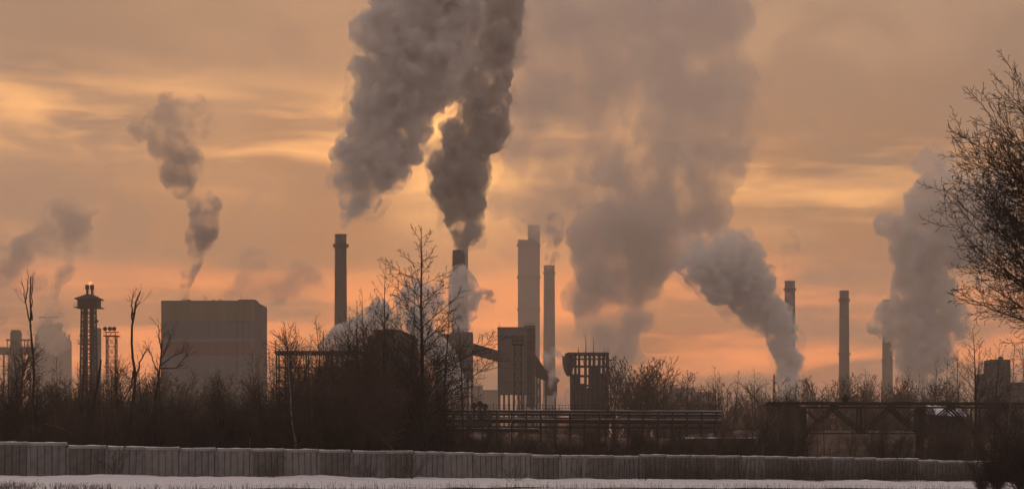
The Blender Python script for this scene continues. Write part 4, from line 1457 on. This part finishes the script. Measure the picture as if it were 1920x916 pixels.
wood('distant_tree', 100, 1235, 1800, lambda px: rg.uniform(380, 560), lambda px: 720 + 16 * mnoise.noise(Vector((px * 0.012, 9.3, 0))) + rg.uniform(-20, 22),
     ['round1', 'slender0', 'birch2', 'birch1', 'slender1', 'upright0', 'slender2'], ZR, ('tree-line tree', 14.5), 'tree line on the right beyond the pipes', (0.9, 1.4))
wood('sapling', 48, 1080, 1940, lambda px: fence_y(px) + rg.uniform(4, 26), lambda px: (796 if px < 1400 else 775) + rg.uniform(-60, 56) * rg.random(),
     ['slender0', 'slender1', 'slender2', 'sparse0', 'shrub0', 'sparse2', 'upright1'], ZB, ('sapling', 5.5), 'saplings behind the right half of the fence', (0.7, 1.1))
wood('scrub_tree', 46, 800, 1400, lambda px: fence_y(px) + rg.uniform(5, 90), lambda px: rg.choice([rg.uniform(800, 835), rg.uniform(785, 815)]),
     ['slender1', 'shrub0', 'shrub1', 'shrub2', 'birch1'], ZP, ('scrub tree', 4.0), 'scrub trees in front of the pipe rack', (1.0, 1.6))
wood('hazy_tree', 50, -20, 700, lambda px: rg.uniform(360, 520), lambda px: 708 + rg.uniform(-24, 30),
     ['round0', 'round1', 'round2', 'birch1', 'slender1'], ZL, ('far hazy tree', 14.0), 'hazy trees at the foot of the plant', (0.9, 1.4))
wood('embankment_tree', 64, 780, 1960, lambda px: rg.uniform(345, 372), lambda px: rg.uniform(752, 790) - (14 if px > 1400 else 0),
     ['shrub0', 'shrub0', 'round1', 'slender1', 'slender1'], ZE, ('embankment tree', 8.0), 'trees behind the embankment', (1.0, 1.6))

# where several of a kind stand before the same landmark, say which one counted from the left
ORD = ['leftmost', 'second', 'third', 'fourth', 'fifth', 'sixth', 'seventh', 'eighth', 'ninth', 'tenth', 'eleventh', 'twelfth', 'thirteenth', 'fourteenth']
for lb, items in WOOD.items():
    items.sort(key=lambda q: q[0])
    if 1 < len(items) <= len(ORD):
        for i, (px, o) in enumerate(items):
            o['label'] = lb + (', leftmost one' if i == 0 else ', rightmost one' if i == len(items) - 1 else ', %s from left' % ORD[i])

# shrubs in front of and against the fence, all different in place
for (px, top, d, v, lb) in (
        (212, 812, -0.9, 'sparse1', 'bare shrub pressed against the left part of the fence'),
        (512, 846, -1.2, 'sparse2', 'small bare shrub against the fence left of centre'),
        (690, 842, -1.0, 'sparse0', 'low twiggy shrub at the fence below the leaning trunks'),
        (772, 838, -1.2, 'sparse1', 'low shrub at the fence below the tallest bare tree'),
        (966, 852, -13.0, 'sparse2', 'bare vase-shaped shrub growing out of the snow at the centre'),
        (1090, 846, -1.0, 'sparse0', 'dense dark shrub hugging the fence right of centre'),
        (1208, 856, -9, 'sparse0', 'bare shrub on the snow right of the dense dark one'),
        (1302, 846, -1.2, 'sparse0', 'reddish-brown shrub before the darker fence panels'),
        (1500, 842, -1.0, 'sparse1', 'sparse shrub at the fence under the pipe bridge end'),
        (1690, 840, -1.0, 'sparse2', 'sparse shrub at the fence under the pipe bridge middle'),
        (1868, 790, -58.0, 'shrub1', 'tall dense dark shrub at the lower right corner'),
        (1912, 760, -66.0, 'shrub2', 'dense dark shrub cut by the right edge, low in the corner'),
        (1838, 868, -52.0, 'shrub0', 'low dark shrub at the end of the snow strip')):
    plant_tree('bare_shrub', VAR[v], px, top, fence_y(px) + d, lb, None, 'shrub')

# undergrowth: one mass of dead stalks and brambles behind the fence
def stalks(name, spots, label, m, hmin, hmax, twig=3, rr=0.012, kind='stuff'):
    t = Tree(5)
    rg = t.rg
    for (x, y) in spots:
        h = rg.uniform(hmin, hmax) * rg.uniform(0.6, 1.0)
        b = Vector((x, y, ground_z(x) - 0.05))
        d = Vector((rg.gauss(0, 0.16), rg.gauss(0, 0.16), 1)).normalized()
        e = b + d * h
        mid = b.lerp(e, 0.5) + Vector((rg.gauss(0, 0.05), rg.gauss(0, 0.05), 0)) * h
        t.add(0, [b, mid, e], [rr, rr * 0.8, rr * 0.35])
        for k in range(twig):
            f = rg.uniform(0.25, 0.95)
            p = b.lerp(mid, f * 2) if f < 0.5 else mid.lerp(e, f * 2 - 1)
            q = p + Vector((rg.gauss(0, 0.22), rg.gauss(0, 0.22), rg.uniform(0.1, 0.4))) * h * 0.6
            t.add(1, [p, p.lerp(q, 0.5) + Vector((0, 0, 0.02)), q], [rr * 0.6, rr * 0.5, rr * 0.3])
    me = t.mesh(name, [0, 1], m, {0: 3, 1: 3}, 0.005)
    return tag(link(name, me), label, None, kind=kind)


rg = random.Random(9)
sp = []
for i in range(10500):
    px = rg.uniform(-40, 1960)
    dmax = 60 if px < 800 else 90
    Y = fence_y(px) + 1.0 + rg.random() ** 1.4 * dmax
    sp.append(((px - 960) / F * Y, Y))
stalks('undergrowth', [q for q in sp if q[0] / q[1] < -0.04], 'dark dead undergrowth and brambles filling the ground behind the left half of the fence', M_twig, 1.2, 4.2, 3, 0.016)
stalks('undergrowth', [q for q in sp if q[0] / q[1] >= -0.04], 'reddish-brown dead scrub filling the ground behind the right half of the fence', M_twig2, 1.0, 3.4, 3, 0.014)
sp = []
for i in range(2000):
    px = 1150 + 780 * rg.random() ** 0.8
    Y = fence_y(px) - rg.uniform(0.5, 3.0)
    sp.append(((px - 960) / F * Y, Y))
stalks('undergrowth', sp, 'thin dead stalks standing in front of the right half of the fence', M_twig, 0.8, 3.0, 2, 0.012)
sp = []
for i in range(3800):
    px = rg.choice([rg.uniform(-30, 70), rg.uniform(-30, 230), rg.uniform(100, 210), rg.uniform(240, 1960), rg.uniform(240, 1960)])
    if px < 235:
        Y = rg.uniform(98, 116)
    else:
        zz = ground_z((px - 960) / F * 150)
        Y = (EYE - zz) / ((rg.gauss(913.5, 1.2) - 814) / F)
    sp.append(((px - 960) / F * Y, Y))
stalks('weeds', sp, 'dry brown weeds poking out of the snow along the lower edge', M_grass, 0.10, 0.62, 2, 0.009)

# ------------------------------------------------------------------ smoke
GREY = (0.80, 0.76, 0.74)
DARK = (0.52, 0.46, 0.43)
WHITE = (0.96, 0.95, 0.95)

PA = plume('big grey smoke plume rising from the dark chimney and leaning to the upper right',
      [[(646, 424, 6), (653, 405, 14), (672, 372, 32), (690, 335, 52), (703, 290, 68), (720, 240, 78), (748, 165, 84), (785, 95, 96), (815, 20, 112), (840, -70, 125)]],
      1100, smoke_mat('grey_smoke', (0.985, 0.975, 0.97), 0.42, 0.085, 0.40, 0.63, detail=3.0), 3)
PB = plume('dark brown-grey smoke plume twisting up from the black-topped stack',
      [[(861, 474, 9), (868, 452, 18), (876, 425, 32), (868, 385, 40), (852, 345, 44), (872, 295, 52), (904, 222, 55), (906, 160, 44), (926, 95, 37), (944, 30, 34), (955, -50, 40)]],
      1000, smoke_mat('dark_smoke', (0.79, 0.76, 0.74), 0.60, 0.10, 0.39, 0.61, detail=3.0), 5)
plume('huge pale brown smoke cloud climbing behind the steel frame tower',
      [[(1150, 700, 45), (1150, 640, 62), (1155, 560, 84), (1150, 490, 88), (1195, 410, 112), (1250, 345, 118), (1290, 280, 122), (1315, 205, 120), (1295, 110, 120), (1275, 20, 130), (1270, -40, 140)],
       [(1270, 330, 70), (1345, 295, 66), (1385, 235, 56), (1395, 165, 50)], [(1150, 470, 70), (1120, 440, 50)],
       ],
      1900, smoke_mat('brown_smoke', (0.95, 0.92, 0.90), 0.095, 0.024, 0.37, 0.64, fade=(90, 260, 0.30), detail=3.0, step=0.5), 8, rough=0.8)
PD = plume('white-blue steam plume drifting left from behind the treetops',
      [[(1478, 740, 20), (1478, 700, 25), (1476, 660, 28), (1464, 622, 28), (1440, 585, 38), (1405, 545, 50), (1365, 505, 56), (1330, 480, 52)], [(1420, 535, 36), (1385, 475, 42), (1345, 455, 38)], [(1360, 520, 46), (1305, 500, 40)]],
      1350, smoke_mat('white_steam', (0.99, 0.99, 0.99), 0.42, 0.12, 0.40, 0.62, fade=(75, 128, 0.08)), 13)
plume('grey smoke tumbling up in front of the rightmost chimney',
      [[(1745, 740, 26), (1738, 690, 42), (1735, 650, 58), (1712, 610, 58), (1745, 560, 62), (1735, 500, 58), (1745, 440, 62), (1760, 380, 58), (1752, 310, 40)],
       [(1712, 610, 40), (1670, 605, 34), (1640, 612, 20)],
       [(1745, 600, 50), (1785, 605, 36)],
       [(1735, 470, 40), (1690, 430, 36), (1660, 415, 24)],
       [(1770, 480, 60), (1830, 420, 70), (1850, 340, 60)]],
      1600, smoke_mat('grey_steam', (0.985, 0.975, 0.97), 0.26, 0.09, 0.40, 0.62, fade=(110, 210, 0.35)), 17)
plume('thin veil of brown smoke spreading between the dark plume and the huge cloud',
      [[(1060, 400, 40), (1010, 360, 75), (1040, 290, 110), (1080, 200, 130), (1060, 100, 145), (1090, 10, 150), (1090, -30, 150)],
       [(925, 390, 22), (975, 360, 52), (1060, 330, 90)],
       [(1060, 200, 100), (1180, 120, 120), (1240, 40, 130)]],
      2200, smoke_mat('veil_smoke', (0.93, 0.90, 0.88), 0.022, 0.016, 0.38, 0.64, floor=0.12, step=0.6, detail=3.0), 9, rough=0.8)
# frayed outer wisps that belong to the three densest plumes
plume('', [[(646, 424, 8), (660, 400, 24), (676, 372, 44), (690, 335, 64), (703, 290, 80), (720, 240, 92), (748, 165, 100), (785, 95, 112), (815, 20, 126), (830, -40, 130)]],
      1100, smoke_mat('grey_wisps', (0.985, 0.975, 0.97), 0.060, 0.075, 0.47, 0.66, floor=0.0, detail=3.0), 53, name='wisp', parent=PA, vox=1.4)
plume('', [[(861, 474, 10), (876, 425, 40), (866, 385, 50), (854, 345, 56), (874, 295, 64), (904, 222, 68), (908, 160, 60), (928, 95, 54), (946, 30, 52), (952, -30, 54)]],
      1000, smoke_mat('dark_wisps', (0.79, 0.76, 0.74), 0.075, 0.085, 0.47, 0.66, floor=0.0, detail=3.0), 55, name='wisp', parent=PB, vox=1.3)
plume('', [[(1478, 740, 24), (1478, 700, 32), (1474, 655, 38), (1460, 618, 40), (1436, 580, 52), (1400, 540, 66), (1360, 500, 72), (1325, 475, 66), (1295, 490, 46)]],
      1350, smoke_mat('white_wisps', (0.99, 0.99, 0.99), 0.050, 0.065, 0.47, 0.66, floor=0.0, detail=3.0), 57, name='wisp', parent=PD, vox=1.5)
plume('thin brown smoke above the colour-banded building, forked like a palm at its top',
      [[(347, 560, 9), (348, 530, 12), (354, 505, 17), (372, 470, 21), (380, 430, 27), (386, 390, 30), (366, 365, 20), (345, 335, 38), (336, 300, 44), (326, 255, 44), (318, 215, 40)],
       [(325, 240, 40), (365, 212, 32), (398, 235, 32)], [(315, 235, 34), (280, 240, 34)]],
      900, smoke_mat('thin_smoke', GREY, 0.36, 0.085, 0.43, 0.64, fade=(30, 85, 0.30), floor=0.02, detail=3.0), 21)
plume('faint smoke drifting over the blast furnace at the far left',
      [[(88, 594, 9), (86, 560, 22), (88, 520, 34), (100, 470, 48), (125, 425, 50), (145, 395, 40)], [(95, 500, 44), (50, 490, 50), (10, 490, 52), (-50, 460, 60)], [(70, 480, 46), (20, 540, 40)], [(90, 560, 20), (110, 600, 30), (90, 640, 34)]],
      2200, smoke_mat('faint_smoke', GREY, 0.070, 0.024, 0.43, 0.66, floor=0.0, detail=3.0), 23)
plume('white steam boiling round the foot of the dark chimney',
      [[(640, 668, 26), (655, 640, 36), (682, 620, 32), (706, 592, 26), (712, 565, 20)], [(650, 645, 28), (618, 650, 20)]],
      900, smoke_mat('low_steam', WHITE, 1.6 * 0.50, 0.16, 0.42, 0.62), 27, vox=1.0, name='steam_cloud', cat='steam')
plume('white steam curling down beside the hopper building',
      [[(852, 745, 14), (853, 715, 20), (844, 690, 24), (830, 665, 26), (808, 645, 26), (790, 622, 24), (778, 592, 24)]],
      740, smoke_mat('side_steam', WHITE, 1.6 * 0.80, 0.22, 0.40, 0.62), 29, vox=0.8, name='steam_cloud', cat='steam')
plume('pale steam collar wrapped round the upper black-topped stack',
      [[(862, 512, 18), (868, 530, 28), (872, 555, 30), (866, 590, 24), (862, 620, 18)], [(872, 545, 24), (892, 556, 20)]],
      984, smoke_mat('collar_steam', WHITE, 0.40, 0.16, 0.42, 0.62), 31, vox=1.0, name='steam_cloud', cat='steam')
plume('wispy ground steam between the inclined conveyor and the frame tower',
      [[(1050, 768, 20), (1052, 735, 25), (1056, 705, 26), (1044, 680, 24), (1028, 660, 18)]],
      735, smoke_mat('ground_steam', WHITE, 0.300, 0.16, 0.48, 0.64, floor=0.0, detail=3.0), 33, vox=0.9, name='steam_cloud', cat='steam')
plume('steam rising behind the tallest bare tree above the dark plant house',
      [[(790, 640, 26), (782, 600, 34), (775, 560, 38), (792, 530, 28)], [(740, 620, 22), (720, 596, 22)], [(800, 560, 24), (835, 545, 20)]],
      930, smoke_mat('back_steam', WHITE, 1.6 * 0.22, 0.14, 0.42, 0.64), 35, vox=1.2, name='steam_cloud', cat='steam')
plume('small dark smoke puff right of the black-topped stack',
      [[(895, 552, 8), (910, 550, 13), (924, 562, 10)]], 1120, smoke_mat('puff_smoke', GREY, 0.375, 0.2, 0.46, 0.62, floor=0.0, detail=3.0), 37, vox=0.8, name='smoke_puff')
plume('short smoke wisp at the mouth of the hazy grey chimney by the rectangular tower',
      [[(1030, 500, 6), (1034, 488, 11), (1046, 480, 9)], [(1032, 470, 10), (1044, 440, 16), (1040, 415, 20)]], 2290, smoke_mat('wisp_smoke', GREY, 0.150, 0.08, 0.44, 0.62, floor=0.0, detail=3.0), 39, vox=1.2, name='smoke_puff')
plume('faint smoke wisp above the hazy chimney by the white-blue steam',
      [[(1481, 524, 6), (1478, 500, 12), (1485, 470, 18), (1478, 440, 20)]], 1650, smoke_mat('faint_wisp', GREY, 0.045, 0.08, 0.44, 0.62, floor=0.0, detail=3.0), 41, vox=1.5, name='smoke_puff')
plume('low grey puff at the left edge above the pipe bridge',
      [[(-8, 600, 12), (8, 598, 11), (16, 604, 6)]], 1200, smoke_mat('edge_puff', GREY, 0.225, 0.12, 0.44, 0.62, floor=0.0, detail=3.0), 43, vox=1.0, name='smoke_puff')
plume('wide thin brown smoke bank hanging right of the colour-banded building',
      [[(430, 560, 40), (480, 520, 50), (540, 520, 46), (590, 540, 30)], [(470, 530, 40), (450, 480, 36)]],
      1700, smoke_mat('bank_smoke', GREY, 0.033, 0.03, 0.46, 0.66, floor=0.0, detail=3.0), 45, name='smoke_bank')
plume('pale smoke drifting by the right edge of the huge brown cloud',
      [[(1300, 520, 30), (1330, 480, 40), (1370, 460, 34)]],
      1700, smoke_mat('drift_smoke', GREY, 0.033, 0.04, 0.46, 0.66, floor=0.0, detail=3.0), 47, name='smoke_bank')
plume('small blue-grey steam puff low in the tree line left of the white-blue steam',
      [[(1425, 745, 14), (1430, 722, 18), (1420, 706, 12)]],
      1300, smoke_mat('low_puff', WHITE, 0.16, 0.12, 0.42, 0.64), 49, vox=1.2, name='steam_cloud', cat='steam')

# ------------------------------------------------------------------ haze: one closed box of even air round everything
hm = bpy.data.materials.new('haze')
hm.use_nodes = True
T = NT(hm.node_tree)
for nd in list(hm.node_tree.nodes):
    hm.node_tree.nodes.remove(nd)
pv = T.n('ShaderNodeVolumePrincipled')
pv.inputs['Color'].default_value = (*HAZE_COLOR, 1)
pv.inputs['Density'].default_value = HAZE_DENSITY
pv.inputs['Anisotropy'].default_value = 0.35
mo = T.n('ShaderNodeOutputMaterial')
T.link(pv.outputs[0], mo.inputs['Volume'])
tag(MB().box(-1500, 1500, -80, 2900, -4.2, 660).build('haze', hm), 'pale brown haze hanging over the whole industrial plain', 'haze', kind='stuff')
